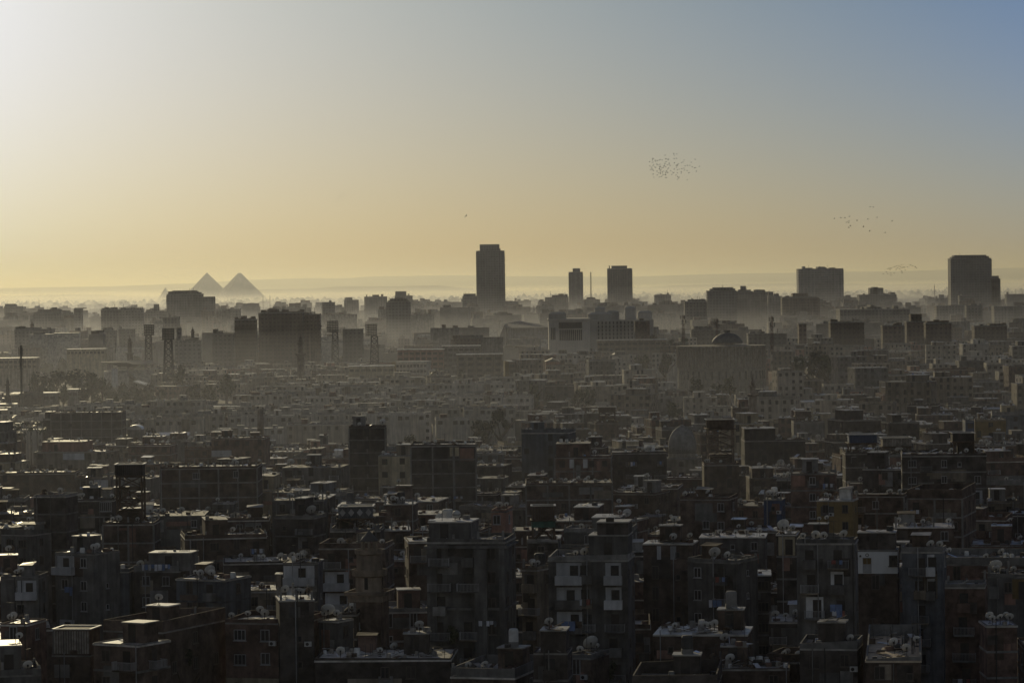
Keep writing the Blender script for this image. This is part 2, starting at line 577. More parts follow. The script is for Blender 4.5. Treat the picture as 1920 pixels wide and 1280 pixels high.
H_DISH = E('dish-parapet house', 'grey house with a row of dishes along its parapet and blue washing', 1290, 1380, 1046, 6, 'grey', -26, 1175, par=.5, balc=2, roof='roof_dark')
E('rubble-roofed brick house', 'long brick house with rubble heaped on its bright roof', 1226, 1400, 1188, 5, 'brown', -8, 1230, roof='roof_lit', clut=2.5, par=.05)
E('tarpaulin-roofed house', 'low dark house with a glossy sheet roof in the lowest row', 1312, 1392, 1216, 4, 'dark', -5, 1252, roof='roof_lit', par=0)
E('junk-roofed house', 'low house whose whole roof is silver junk in the lowest row', 1326, 1480, 1252, 4, 'brown', -5, 1280, clut=5, par=.1)
E('roofless walled house', 'house with bare brick walls standing round an open roof, bottom edge', 1186, 1344, 1264, 4, 'dark', -6, 1280, par=1.4, Dp=13)
H_TALL = E('patched grey house', 'tall patched grey house with two white balconies and blue washing', 1494, 1602, 1010, 8, 'grey', -9, 1165, white=[(.15, .45, 2), (.58, .8, 1), (.58, .8, 3)], balc=2, par=.5, big=True)
E('cream-panel house', 'dark narrow house with a bright cream wall panel at roof level', 1456, 1492, 1000, 7, 'dark', -9, 1100, par=.1, blank=True, cream=[(.1, .95, 0)], roof='roof_lit')
H_WHITE = E('white-faced house', 'brick house whose top storey is painted bright white with painted shutters', 1604, 1682, 1030, 7, 'brown', -9, 1165, up=[(.05, .95, 2.2, 'dark')], par=.05, whitetop=True, big=True)
E('shuttered slate house', 'dark slate house with tall shutters right of the white-faced house', 1692, 1766, 1025, 7, 'slate', -12, 1165, par=.6, white=[(.62, .8, 0), (.62, .8, 1)], balc=1, big=True)
E('maroon house', 'reddish dark house with one pale balcony below the shuttered slate house', 1772, 1846, 1094, 6, 'brick', -10, 1275, balc=1, big=True)
E('yellow-window house', 'grey house with a yellow window bay at the right edge', 1852, 1925, 1074, 6, 'grey', -10, 1150, yellow=[(.62, .98, 0)], clut=3)
H_YARD = E('walled sunlit yard', 'walled roof yard with a bright sandy floor and rusty rods', 1624, 1726, 1236, 5, 'brown', -7, 1280, par=.1, Dp=24, yard=True, roof='sand')
E('rod-roofed house', 'brick house with stacked junk and dishes beside the sunlit yard', 1500, 1606, 1200, 5, 'dark', -12, 1240, par=.9, clut=3)
E('low terrace house', 'low house with bare parapets at the bottom under the junk roofs', 1440, 1560, 1226, 4, 'brown', -20, 1280, par=.9, clut=1)
E('brick pillar house', 'narrow smooth brick house with a bright roof corner near the right edge', 1850, 1907, 1171, 5, 'brick', 0, 1280, par=.1, roof='roof_lit', blank=True)
E('slab-roofed brick house', 'brick house with a wide bright slab roof above the white-faced house', 1678, 1788, 987, 6, 'brown', -6, 1025, par=.05, roof='roof_lit')
E('tapered parapet house', 'big brick house with high parapets rising to the right corner', 1702, 1802, 917, 7, 'brown', -16, 985, par=1.4, Dp=15, frame=True)
E('white-row house', 'long dark house with a row of white shutters near its foot', 1692, 1848, 850, 8, 'dark', -6, 905, white=[(.0, .2, 2), (.24, .5, 2), (.54, .78, 2), (.8, .95, 2)])
E('banded brick house', 'brown brick house with pale slab bands beside the orange rooftop hut', 1594, 1694, 926, 6, 'brown', -12, 978, frame=True)
E('orange hut house', 'orange plastered upper house with a glaring corrugated roof', 1532, 1598, 938, 6, 'yellow', -14, 975, roof='roof_lit', par=0)
E('blue room house', 'small blue painted rooftop room beside a large dish', 1432, 1466, 936, 6, 'blue', -10, 958, par=0)
E('long dish-lined house', 'long blank brown house with dishes crowded along its roof edge', 986, 1148, 904, 6, 'brown', 0, 965, blank=True, dishes=7)
E('framed brick house', 'red brick house with a bare concrete frame and a stepped upper storey', 1040, 1146, 854, 7, 'brick', -3, 892, up=[(.02, .62, 3.0, 'brick')], frame=True, white=[(.26, .34, 0), (.5, .58, 0)])
E('dark block below the tomb', 'dark brick house directly below and left of the pointed dome', 1146, 1250, 846, 7, 'dark', 0, 900)
E('dark unfinished tower house', 'tallest dark unfinished brick house in front of the pale estate', 654, 722, 798, 9, 'dark', 0, 880, frame=True)
E('wide black house', 'wide blackish house with one pale vertical strip', 770, 892, 832, 8, 'dark', 0, 905, cream=[(.6, .74, 0)], blank=True)
E('cream corner house', 'small cream house catching light beside the dark unfinished tower house', 709, 768, 853, 7, 'cream', -8, 890, up=[(.55, 1.05, 2.5, 'beige')], par=.1)
E('tank-topped dark house', 'dark stained house with a square water box on its roof', 515, 588, 966, 6, 'dark', -16, 1028, up=[(.48, .75, 3.2, 'dark')])
E('brown middle house', 'brown house with a bright roof edge beside the diamond-patterned loft', 720, 776, 944, 6, 'brown', -5, 982, dishes=5, roof='roof_lit', par=.05)
E('pink arcade house', 'narrow pinkish house front with tall pointed arches', 921, 948, 953, 7, 'pink', -10, 992, arch=True)
E('platform house', 'black house with a raised platform roof behind the round pigeon loft', 1396, 1510, 823, 7, 'dark', 0, 872, up=[(.0, .52, 3.2, 'dark')])
E('yellow house', 'bright yellow plastered house with blue side wall near the right edge', 1828, 1886, 786, 8, 'yellow', 0, 822, par=.2)
E('blue side house', 'narrow blue painted wall beside the yellow house', 1810, 1827, 787, 8, 'blue', 0, 812)
E('white gable house', 'small house with a bright white gable wall and two dark windows', 1645, 1668, 856, 7, 'white', 0, 872)
E('three-window pale house', 'pale smooth house with three rows of square windows and a lit left wall', 1457, 1507, 695, 10, 'estate2', 6, 745, par=.3)
E('tomb base house', 'square stone tomb chamber carrying the pointed dome', 1243, 1315, 858, 5, 'stone', -4, 880, par=.3)
E('round loft house', 'brown house beneath the round pigeon loft', 1320, 1386, 868, 6, 'brown', 0, 890)
E('blue loft house', 'dark house beneath the blue pigeon loft', 1585, 1650, 847, 7, 'dark', 0, 862)
E('wooden loft house', 'brick house beneath the chequered wooden pigeon loft', 1652, 1716, 852, 7, 'brick', 0, 870)
E('diamond loft house', 'dark house beneath the diamond-patterned pigeon loft', 618, 712, 990, 6, 'dark', -3, 1016)
E('green-banded loft house', 'dark house beneath the green-banded pigeon loft', 988, 1046, 1010, 6, 'dark', 0, 1035)
E('brown loft house', 'grey house beneath the small brown pigeon loft', 1488, 1546, 789, 7, 'grey', 0, 820)
E('lattice loft house', 'brown house beneath the open lattice pigeon loft', 1116, 1160, 791, 7, 'brown', 0, 815)
E('minaret-side house', 'dark house with a lit parapet left of the domed minaret', 640, 668, 1146, 5, 'dark', -4, 1220)
E('foot-row house', 'low house with a bright broken roof along the bottom edge by the minaret', 590, 845, 1232, 4, 'dark', -3, 1280, roof='roof_lit', clut=2, par=.3, Dp=11)
E('open terrace house', 'low house with an open walled terrace at the bottom edge', 845, 965, 1252, 4, 'brown', -16, 1280, par=1.0, roof='roof_lit', Dp=13)
E('cistern house', 'small brick house with a square cistern crowned by junk, bottom edge', 1000, 1064, 1222, 5, 'dark', -6, 1280, up=[(.18, .95, 2.4, 'dark')], clut=3, par=.1)
E('hut-row house', 'ragged brick house with rooftop huts and rubble beside the cistern house', 1062, 1108, 1226, 4, 'brown', -22, 1280, clut=4)

# special things the fill may not hide: (x0, x1, lowest row, distance)
KEEP = [(654, 736, 1225, 405), (1250, 1308, 856, 830), (212, 270, 976, 560), (1322, 1380, 868, 850)]

MATS = ['brick'] * 26 + ['brown'] * 26 + ['dark'] * 22 + ['grey'] * 14 + ['slate'] * 5 + ['beige'] * 8 + ['cream'] * 2 + ['pink'] * 2


def overlaps(a, b, m=.6):
    return a[0] < b[1] + m and a[1] > b[0] - m and a[2] < b[3] + m and a[3] > b[2] - m


def free(h, pool):
    return not any(abs(o.y - h.y) < 34 and overlaps(h.aabb, o.aabb) for o in pool)


FILL = []


def fill_rows(d0, d1, step, wr, floors, mats, yb_guard=True, xr=(-.162, .162), make=None, theta=None, gap=(.3, 2.2), parr=(0, .1, .1, .3, .6, .9)):
    d = d0
    row = 0
    while d < d1:
        x = d * xr[0] + U(-6, 0)
        while x < d * xr[1]:
            w = U(*wr)
            h = House()
            h.W = w
            h.Dp = U(.8, 1.15) * min(w, 14)
            h.th = math.radians(theta(x, d) if theta else 13 * math.sin(x / 61 + d / 140) + U(-7, 7))
            h.x, h.y = x + w / 2, d + U(-3, 3)
            h.d = h.y
            h.zg = ground_z(h.d)
            n = floors(h.x, h.d)
            h.par = rnd.choice(parr)
            h.mat = rnd.choice(mats)
            h.kw = {}
            if make != 'apartment_block' and U(0, 1) < .5:
                u0 = U(0, .5)
                h.kw['up'] = [(u0, u0 + U(.25, .5), U(1.9, 3.2), h.mat if U(0, 1) < .7 else rnd.choice(mats))]
            if U(0, 1) < (.5 if make == 'apartment_block' else .3):
                h.kw['roof'] = 'roof_lit'
            ok = False
            while n >= 2:
                h.n = n
                h.H = n * 3.0 + U(-.8, .8)
                finish(h)
                if not yb_guard:
                    ok = True
                    break
                bad = False
                for e in EXPL:
                    if e.d > h.d + 2 and h.top < e.yb and min(h.fx1, e.fx1) - max(h.fx0, e.fx0) > .1 * min(h.fx1 - h.fx0, e.fx1 - e.fx0):
                        bad = True
                        break
                if not bad and h.d > 740:
                    hp = (h.fx0 + h.fx1) / 2
                    bad = (470 < hp < 975 and h.top < 828) or (225 < hp <= 470 and h.top < 814)
                if not bad:
                    for k in KEEP:
                        if k[3] > h.d and h.top < k[2] and min(h.fx1, k[1]) - max(h.fx0, k[0]) > 3:
                            bad = True
                            break
                if not bad:
                    ok = True
                    break
                n -= 1
                h.kw.pop('up', None)
            x += w + U(*gap)
            if not ok:
                continue
            if not free(h, HOUSES) or not free(h, FILL):
                continue
            if make:
                h.kindname = make
            FILL.append(h)
        d += step * U(.9, 1.15)
        row += 1


def floors_near(x, d):
    return rnd.choice((3, 3, 4, 4, 5, 5, 5, 6, 7)) + (1 if d > 700 and U(0, 1) < .4 else 0)


fill_rows(322, 1250, 14.5, (8, 15), floors_near, MATS)
for h in FILL:
    h.kindname = 'brick_house' if h.mat in ('brick', 'brown', 'dark') else 'plaster_house'

# the pale housing estate: long five storey blocks in rows
n0 = len(FILL)


def in_estate(h):
    px = proj(h.x, h.y, 10)[0]
    if px < 480:
        return h.d < 1560 and px > 60 + (270 if h.d < 1280 else 0)
    return px < 960 and h.d < 1830


fill_rows(1262, 2050, 33, (21, 30), lambda x, d: rnd.choice((5, 6, 6, 6) if d < 1400 else (5, 5, 5, 6)), ['estate'] * 3 + ['estate2'] * 2, False, xr=(-.15, .01), theta=lambda x, d: 4 * math.sin(d / 90) + U(-1, 1), gap=(1.2, 4), make='apartment_block', parr=(.3, .6, .6))
FILL[n0:] = [h for h in FILL[n0:] if in_estate(h)]
# the mixed quarter to the right of it
n0 = len(FILL)
fill_rows(1255, 2500, 24, (10, 21), lambda x, d: rnd.choice((3, 3, 4, 4)) if x / d < .005 else int(rnd.choice((3, 4, 5, 5, 6, 7, 8)) + (2 if x / d > .045 and U(0, 1) < .5 else 0)), ['beige'] * 4 + ['grey'] * 3 + ['brick', 'brown', 'dark', 'estate', 'estate2', 'estate2', 'pink'], False, xr=(-.16, .165), make='town_house', gap=(.6, 7))
FILL[n0:] = [h for h in FILL[n0:] if (proj(h.x, h.y, 10)[0] > (985 if h.d < 2050 else 230) or (proj(h.x, h.y, 10)[0] < 62 and h.d < 1900)) and not (1262 < proj(h.x, h.y, 10)[0] < 1450 and 1700 < h.d < 2200)
             and h.ftop > 632 and not (195 < proj(h.x, h.y, 10)[0] < 305 and h.d > 1600) and not (1250 < proj(h.x, h.y, 10)[0] < 1475 and h.sy0 < 712 and h.d < 1990) and not (905 < proj(h.x, h.y, 10)[0] < 1240 and h.ftop < 655)]
# open ground kept round the tallest trees of the mixed quarter: (x, half width, foot row, distance)
TREE_GAPS = [(1001, 12, 756, 1640), (1250, 17, 698, 2050), (1197, 19, 682, 2150), (1305, 15, 730, 1700), (1364, 17, 735, 1690), (1104, 17, 745, 1650), (1530, 26, 690, 1750), (1262, 16, 775, 1420)]
FILL = [h for h in FILL if not (h.kindname == 'town_house' and any(h.d < t[3] + 6 and h.fx1 > t[0] - t[1] and h.fx0 < t[0] + t[1] and h.sy0 < t[2] for t in TREE_GAPS))]
HOUSES += FILL
for h in EXPL:
    h.kindname = 'brick_house' if h.mat in ('brick', 'brown', 'dark') else 'plaster_house'

# ------------------------------------------------------------------ what hides what (a coarse picture of house numbers)
SW, SH = 960, 640
IDB = np.full((SH, SW), -1, np.int32)


def hull(pts):
    pts = sorted(set((round(x, 3), round(y, 3)) for x, y in pts))

    def half(ps):
        o = []
        for p in ps:
            while len(o) > 1 and (o[-1][0] - o[-2][0]) * (p[1] - o[-2][1]) - (o[-1][1] - o[-2][1]) * (p[0] - o[-2][0]) <= 0:
                o.pop()
            o.append(p)
        return o[:-1]
    return half(pts) + half(pts[::-1])


def fill_poly(poly, idx):
    ys = [p[1] for p in poly]
    for r in range(max(0, int(min(ys))), min(SH - 1, int(max(ys))) + 1):
        yc = r + .5
        xs = []
        for i in range(len(poly)):
            (xa, ya), (xb, yb_) = poly[i], poly[(i + 1) % len(poly)]
            if (ya <= yc) != (yb_ <= yc):
                xs.append(xa + (yc - ya) / (yb_ - ya) * (xb - xa))
        if len(xs) >= 2:
            a, b = max(0, int(min(xs) + .5)), min(SW, int(max(xs) + .5))
            if b > a:
                IDB[r, a:b] = idx


HOUSES.sort(key=lambda h: -h.y)
for i, h in enumerate(HOUSES):
    fill_poly(hull([(x / 2, y / 2) for x, y in h.front_scr]), i)
area = np.bincount(IDB[IDB >= 0], minlength=len(HOUSES))
for i, h in enumerate(HOUSES):
    h.i = i
    h.area = int(area[i])


def shows(h, x, y, z, slack=4):
    """does this point on or just above house h show past the nearer houses?"""
    px, py = proj(x, y, z)
    c, r = int(px / 2), int(py / 2)
    if not (0 <= c < SW and 0 <= r < SH):
        return False
    k = IDB[r, c]
    return k < 0 or HOUSES[k].y >= h.y - .01 or k == h.i
# ------------------------------------------------------------------ parts shared by many houses
def frame_mesh(name, w, h, bars, sill=True, fm='frame'):
    mb = MB()
    t = .09
    mb.box(-w / 2, -w / 2 + t, -.07, .02, 0, h)
    mb.box(w / 2 - t, w / 2, -.07, .02, 0, h)
    mb.box(-w / 2 + t, w / 2 - t, -.065, .02, h - t, h)
    mb.box(-w / 2 + t, w / 2 - t, -.065, .02, 0, t)
    for k in range(bars):
        x = -w / 2 + (k + 1) * w / (bars + 1)
        mb.box(x - .035, x + .035, -.06, .02, t, h - t)
    if sill:
        mb.box(-w / 2 - .1, w / 2 + .1, -.16, .02, -.1, -.003)
    return mb.mesh(name, fm)


def pane_mesh(w, h, mat):
    return MB().box(-w / 2 + .09, w / 2 - .09, -.03, .01, .09, h - .09).mesh('pane', mat)


WIN = []     # (frame mesh, pane mesh, width, height)
for w, h, bars, pm, sill in ((1.15, 1.4, 1, 'shutter', True), (1.05, 1.35, 1, 'glass', True), (1.5, 1.3, 2, 'glass', True), (1.0, 1.9, 1, 'shutter', False), (.7, .8, 0, 'glass', True)):
    for fm in ('frame_dark', 'frame_dark', 'frame'):
        WIN.append((frame_mesh('window', w, h, bars, sill, fm), pane_mesh(w, h, pm), w, h))
GRILLE = (frame_mesh('window', 2.2, 1.7, 5), pane_mesh(2.2, 1.7, 'shutter'), 2.2, 1.7)
# plain openings for houses farther away, where frame and pane run together in the photo
FARWIN = []
for w, h, mat in ((1.2, 1.4, 'shutter'), (1.3, 1.3, 'glass'), (1.7, 1.5, 'shutter'), (1.1, 1.9, 'glass')):
    FARWIN.append((MB().box(-w / 2, w / 2, -.05, .05, 0, h).mesh('window', mat), w, h))
DOOR = [MB().box(-.5, .5, -.04, .05, 0, 2.1).mesh('door', 'shutter'), MB().box(-.5, .5, -.04, .05, 0, 2.1).mesh('door', 'glass')]


def ring(mb, x0, x1, y0, y1, t, zb, zt, mi=0):
    """a closed wall round a rectangle; zt holds the top height at each of the four corners"""
    o = [(x0, y0), (x1, y0), (x1, y1), (x0, y1)]
    q = [(x0 + t, y0 + t), (x1 - t, y0 + t), (x1 - t, y1 - t), (x0 + t, y1 - t)]
    vs_ = [(x, y, zb) for x, y in o] + [(x, y, z) for (x, y), z in zip(o, zt)] + [(x, y, zb) for x, y in q] + [(x, y, z) for (x, y), z in zip(q, zt)]
    fs = []
    for k in range(4):
        j = (k + 1) % 4
        fs += [(k, j, 4 + j, 4 + k), (4 + k, 4 + j, 12 + j, 12 + k), (12 + k, 12 + j, 8 + j, 8 + k)]
    return mb.add(vs_, fs, mi)


def balcony_mesh(w, dep, hr, mat):
    mb = MB()
    ring(mb, -w / 2, w / 2, -dep, 0.0, .1, -.15, [hr] * 4)
    mb.add([(-w / 2, -dep, -.15), (w / 2, -dep, -.15), (w / 2, 0, -.15), (-w / 2, 0, -.15)], [(0, 3, 2, 1)])
    mb.add([(-w / 2 + .1, -dep + .1, .0), (w / 2 - .1, -dep + .1, 0), (w / 2 - .1, -.1, 0), (-w / 2 + .1, -.1, 0)], [(0, 1, 2, 3)])
    return mb.mesh('balcony', mat)


def railing_mesh(w, dep, hr, mat):
    mb = MB()
    mb.box(-w / 2, w / 2, -dep, 0, -.15, 0, 0)
    n = int(w / .16)
    for k in range(n + 1):
        x = -w / 2 + w * k / n
        mb.box(x - .018, x + .018, -dep + .01, -dep + .05, .003, hr - .05, 1)
    for sx in (-1, 1):
        for k in range(1, 6):
            y = -dep + dep * k / 6
            mb.box(sx * w / 2 - .018, sx * w / 2 + .018, y, y + .036, .003, hr - .05, 1)
        mb.box(sx * w / 2 - .03, sx * w / 2 + .03, -dep + .06, 0, hr - .047, hr, 1)
    mb.box(-w / 2 - .03, w / 2 + .03, -dep, -dep + .057, hr - .047, hr, 1)
    return mb.mesh('railed_balcony_grating', [mat, 'frame'])


BALC = {}


def balcony(mat, w):
    k = (mat, round(w, 1))
    if k not in BALC:
        BALC[k] = (balcony_mesh if hash(k[1]) % 2 or mat == 'white' else railing_mesh)(k[1], 1.0, .95, mat)
    return BALC[k]


DISHSPOTS = []
CLUTTER = MB()
CL_MATS = ['wood', 'sheet', 'concrete', 'plank', 'cloth', 'brick', 'dish', 'steel', 'cloth_blue']


def litter(h, n, z, x0, x1, y0, y1, big=1.0):
    c, s = math.cos(h.th), math.sin(h.th)
    for _ in range(n):
        lx, ly = U(x0, x1), U(y0, y1)
        x, y = h.x + lx * c - ly * s, h.y + lx * s + ly * c
        t = U(0, 6.28)
        k = U(0, 1)
        a = Vector((math.cos(t), math.sin(t), 0))
        b = Vector((-math.sin(t), math.cos(t), 0))
        if k < .38:        # planks, poles and slats lying about
            L, w = U(.3, 1.3) * big, U(.04, .12)
            tilt = U(-.25, .3)
            ax = (a + Vector((0, 0, tilt))).normalized()
            CLUTTER.obox((x, y, z + .06 + abs(tilt) * L), ax * L, b * w, ax.cross(b) * .03, rnd.choice((0, 0, 3, 3, 1)))
        elif k < .6:       # sheets propped or lying
            L, w = U(.25, .8) * big, U(.2, .5)
            tilt = U(-.2, .45)
            ax = (a + Vector((0, 0, tilt))).normalized()
            CLUTTER.obox((x, y, z + .08 + abs(tilt) * L), ax * L, b * w, ax.cross(b) * .02, rnd.choice((1, 1, 3, 4, 2, 6) if U(0, 1) < .5 else (1, 3, 0)))
        elif k < .8:       # stacked blocks, tubs, crates
            r = U(.12, .38)
            CLUTTER.obox((x, y, z + r * .8), a * r * U(.8, 1.8), b * r, Vector((0, 0, r * .8)), rnd.choice((5, 5, 2, 3, 0, 7)))
        elif k < .93:      # posts, rods and aerials
            H = U(.8, 2.6)
            CLUTTER.bar((x, y, z), (x + U(-.1, .1), y + U(-.1, .1), z + H), .035, 7, 3)
            if H > 1.8:
                CLUTTER.obox((x, y, z + H), a * .5, b * .02, Vector((0, 0, .02)), 7)
        else:
            r = U(.2, .4)
            CLUTTER.lathe([(r, z), (r * 1.05, z + r), (r * .9, z + r * 2.1)], 7, x, y, rnd.choice((2, 3, 6, 8) if U(0, 1) < .15 else (2, 3, 6)))


def add_window(root, h, kindw, lx, z, face, far):
    """face 0 = front, 1 = right side, 2 = left side"""
    if face == 0:
        loc, rz = (lx, 0, z), 0
    elif face == 1:
        loc, rz = (h.W / 2, lx, z), math.pi / 2
    else:
        loc, rz = (-h.W / 2, lx, z), -math.pi / 2
    c, s = math.cos(h.th), math.sin(h.th)
    x, y = h.x + loc[0] * c - loc[1] * s, h.y + loc[0] * s + loc[1] * c
    if not shows(h, x, y, h.zg + z + 1.2):
        return False
    if far:
        m, w, hh = FARWIN[kindw % len(FARWIN)]
        put('window', m, root, loc, rz)
    else:
        f, p, w, hh = GRILLE if kindw == 99 else WIN[(kindw * 3 + h.i % 3) % len(WIN)]
        o = put('window', f, root, loc, rz)
        put('pane', p, o)
    return True


LAUNDRY = []
ACS = []


def make_house(h):
    kw = h.kw
    W, D, H = h.W, h.Dp, h.H
    far = h.d > 700
    root = empty(h.kindname, (h.x, h.y, h.zg), h.th)
    h.root = root
    base = -max(1.0, h.zg + .5) if h.zg < 3 else -3.0
    MB().box(-W / 2, W / 2, 0, D, base, H - .2).build('wall', h.mat, root)
    ov = .09 if U(0, 1) < .35 or kw.get('roof') else 0.0
    rm = kw.get('roof') or rnd.choice(('roof', 'roof', 'roof_dark'))
    MB().box(-W / 2 - ov, W / 2 + ov, -ov, D + ov, H - .2, H).build('roof', rm, root)
    par = h.par
    if par > .06:
        hs = [par * rnd.choice((1, 1, 1, .6 if h.par < 1 else 1)) for _ in range(4)]
        if kw.get('yard'):
            hs = [.15, .5, 1.3, 1.3]
        elif par > 1.2:
            hs = [par * .95, par, par * 1.15, par * .9]
        mb = MB()
        ring(mb, -W / 2, W / 2, 0, D, .16, H, [H + k for k in hs])
        mb.build('parapet', h.mat if U(0, 1) < .7 else 'concrete', root)
    if h.d < 1250 and (kw.get('frame') or kw.get('blank') or (h.mat in ('brick', 'brown', 'dark') and U(0, 1) < .35) or kw.get('bands')):
        mb = MB()
        for k in range(1, h.n):
            mb.box(-W / 2 - .05, W / 2 + .05, -.05, D + .05, k * 3.0 - .12, k * 3.0 + .14)
        mb.build('slab_edge', 'concrete' if not kw.get('pale') else h.mat, root)
        if kw.get('frame') or (kw.get('blank') and W > 8):
            mb = MB()
            nn = max(2, int(W / 3.6))
            for k in range(nn + 1):
                x = -W / 2 + k * W / nn
                mb.box(x - .16, x + .16, -.03, .06, 0, H - .2)
            mb.build('column_edging', 'concrete', root)
    if kw.get('pilaster'):
        for a, b, dd in ((0, .13, .5), (.62, .78, .9), (.93, 1.0, .4)):
            MB().box(W * (a - .5) + .01, W * (b - .5) - .01, -dd, -.003, base, H - .8).build('bay', h.mat, root)
    if kw.get('cornice'):
        MB().box(-W / 2 - .3, W / 2 + .3, -.3, D + .3, H - 8.2, H - 7.9).build('cornice', h.mat, root)
        MB().box(-W / 2 - .35, W / 2 + .35, -.35, D + .35, H - .75, H - .45).build('cornice', h.mat, root)
    tops = [(-W / 2 + .4, W / 2 - .4, .5, D - .5, H)]
    used = []
    for u in kw.get('up') or []:
        u0, u1, uh, um = u
        y0, y1 = D * .12, D * .82
        if uh > 4 and used:
            y0 += .5
            y1 -= .5
        x0, x1 = W * (u0 - .5) + .05, W * (u1 - .5) - .05
        zb = H if not (uh > 4 and used) else H + used[-1][4] + .001
        if um == 'plank':
            mb = MB()
            n = int((x1 - x0) / .3)
            for k in range(n):
                xx = x0 + (x1 - x0) * k / n
                mb.box(xx, xx + .2, y0, y0 + .05, zb + .1, H + uh - .15)
            mb.build('slat', 'plank', root)
            r = MB().box(x0, x1, y0 + .07, y1, zb, H + uh).build('upper_storey', 'wood', root)
            mb = MB()
            ring(mb, x0 - .2, x1 + .2, y0 - .15, y1 + .2, .25, H + uh, [H + uh + .15] * 4)
            mb.build('roof_rim', 'roof_lit', r)
        else:
            r = MB().box(x0, x1, y0, y1, zb, H + uh - .15).build('upper_storey', um, root)
            MB().box(x0 - .1, x1 + .1, y0 - .1, y1 + .1, H + uh - .15, H + uh).build('roof', kw.get('uproof') or rnd.choice(('roof', 'roof_dark', 'roof_lit')), r)
            put('door', rnd.choice(DOOR), r, (x0 + (x1 - x0) * U(.25, .7), y0, H + .02 if zb == H else zb))
            if uh < 4:
                tops.append((x0, x1, y0, y1, H + uh))
        used.append((x0, x1, y0, y1, uh))
    if not kw.get('up') and U(0, 1) < .45 and W > 6 and not kw.get('yard'):
        hx = U(-W / 2 + .6, W / 2 - 3.6)
        hy = U(D * .35, max(D * .36, D - 4))
        hh = U(2.1, 2.7)
        r = MB().box(hx, hx + 2.9, hy, hy + 2.8, H, H + hh - .15).build('stair_hut', h.mat if U(0, 1) < .7 else 'concrete', root)
        MB().box(hx - .12, hx + 3.02, hy - .12, hy + 2.92, H + hh - .15, H + hh).build('roof', rnd.choice(('roof', 'roof_lit')), r)
        put('door', rnd.choice(DOOR), r, (hx + 1.3, hy, H + .02))
        tops.append((hx, hx + 2.9, hy, hy + 2.8, H + hh))
    h.tops = tops
    # bright plaster panels behind balconies: (from, to, storey from the top)
    for key, pm in (('white', 'white'), ('cream', 'cream'), ('yellow', 'yellow')):
        for a, b, k in kw.get(key) or []:
            z1 = H - .35 - 3.0 * k
            if k < 0:
                continue
            if h.d < 700 and b - a > .12:
                MB().box(W * (a - .5), W * (b - .5), -.03, .05, z1 - 2.45, z1 + .02).build('painted_panel', pm, root)
                w = W * (b - a)
                put('door', rnd.choice(DOOR), root, (W * (a - .5) + w * U(.55, .75), -.045, z1 - 2.4))
                if not kw.get('blank') and key == 'white':
                    put('balcony', balcony('white' if U(0, 1) < .5 else 'grey', min(w + .2, 4.2)), root, (W * ((a + b) / 2 - .5), -.035, z1 - 2.5))
                    used_panel = True
            else:
                MB().box(W * (a - .5), W * (b - .5), -.03, .05, z1 - 1.9, z1).build('painted_panel', pm, root)
    if kw.get('whitetop'):
        MB().box(-W / 2 - .02, W / 2 + .02, -.04, D * .5, H - 2.95, H - .22).build('painted_panel', 'whitewash', root)
        MB().box(-1.72, -.62, -.08, -.035, H - 2.9, H - .95).build('door', 'frame', root)
        for sx in (-1.66, -1.14):
            MB().box(sx, sx + .47, -.12, -.083, H - 1.75, H - 1.0).build('painted_shutter', 'yellow', root)
        mb = MB()
        mb.lathe([(.15, -.02), (.22, -.02), (.22, .02), (.15, .02), (.15, -.02)], 18, caps=False)
        o = mb.build('round_emblem', 'shutter', root, loc=(-1.15, -.07, H - .62))
        o.rotation_euler = (math.pi / 2, 0, 0)
        mb = MB()
        pts = []
        for k in range(10):
            r = .2 if k % 2 == 0 else .09
            pts.append((r * math.sin(k * math.pi / 5), r * math.cos(k * math.pi / 5)))
        mb.add([(x, -.02, z) for x, z in pts] + [(x, .02, z) for x, z in pts], [tuple(range(10))[::-1]] + [(k, (k + 1) % 10, 10 + (k + 1) % 10, 10 + k) for k in range(10)])
        mb.build('star_emblem', 'shutter', root, loc=(-2.0, -.06, H - .75))
        o = put('window', WIN[3][0], root, (2.1, -.04, H - 2.0))
        put('pane', WIN[3][1], o)
    if kw.get('arch'):
        zb0 = H - 6.6
        MB().box(-W / 2 - .02, W / 2 + .02, -.05, .4, base + 3.1, zb0).build('painted_panel', 'cream', root)
        for fx in ((-.36, .1) if W > 5 else (.0,)):
            mb = MB()
            aw, ah = (.75, 3.4)
            zz = zb0 - .6
            P = [(-aw, zz - ah), (aw, zz - ah)] + [(aw * math.cos(t * math.pi / 8), zz - aw + aw * 1.1 * math.sin(t * math.pi / 8)) for t in range(9)]
            n = len(P)
            mb.add([(x, -.09, z) for x, z in P] + [(x, .1, z) for x, z in P], [tuple(range(n))] + [(k, n + k, n + (k + 1) % n, (k + 1) % n) for k in range(n)])
            mb.build('arched_window', 'shutter', root, loc=(fx * W, 0, 0))
    # windows, doors and balconies, only where the wall can be seen
    blank = kw.get('blank')
    wz = [k for k in range(h.n)]
    ncol = max(1, int(W / 2.7))
    white_spans = [(a, b, k) for key in ('white', 'cream', 'yellow') for a, b, k in kw.get(key) or []]
    styles = [rnd.choice((0, 0, 1, 1, 2, 3, 4, -1, 'b', 'b')) for _ in range(ncol)]
    if h.kindname == 'apartment_block':
        styles = [rnd.choice((0, 1, 1, 2)) for _ in range(ncol)]
    if kw.get('grille'):
        styles = [99 if k == ncol // 2 else -1 for k in range(ncol)]
    if kw.get('balc'):
        for k in range(min(kw['balc'], ncol)):
            styles[(1 + 2 * k) % ncol] = 'b'
    if kw.get('big'):
        styles = [s_ if s_ != -1 else 0 for s_ in styles]
    nwin = 0
    jx = [U(-.35, .35) for _ in range(ncol)]
    lim = (9 if h.kindname == 'apartment_block' else 16) if h.d > 1250 else 26
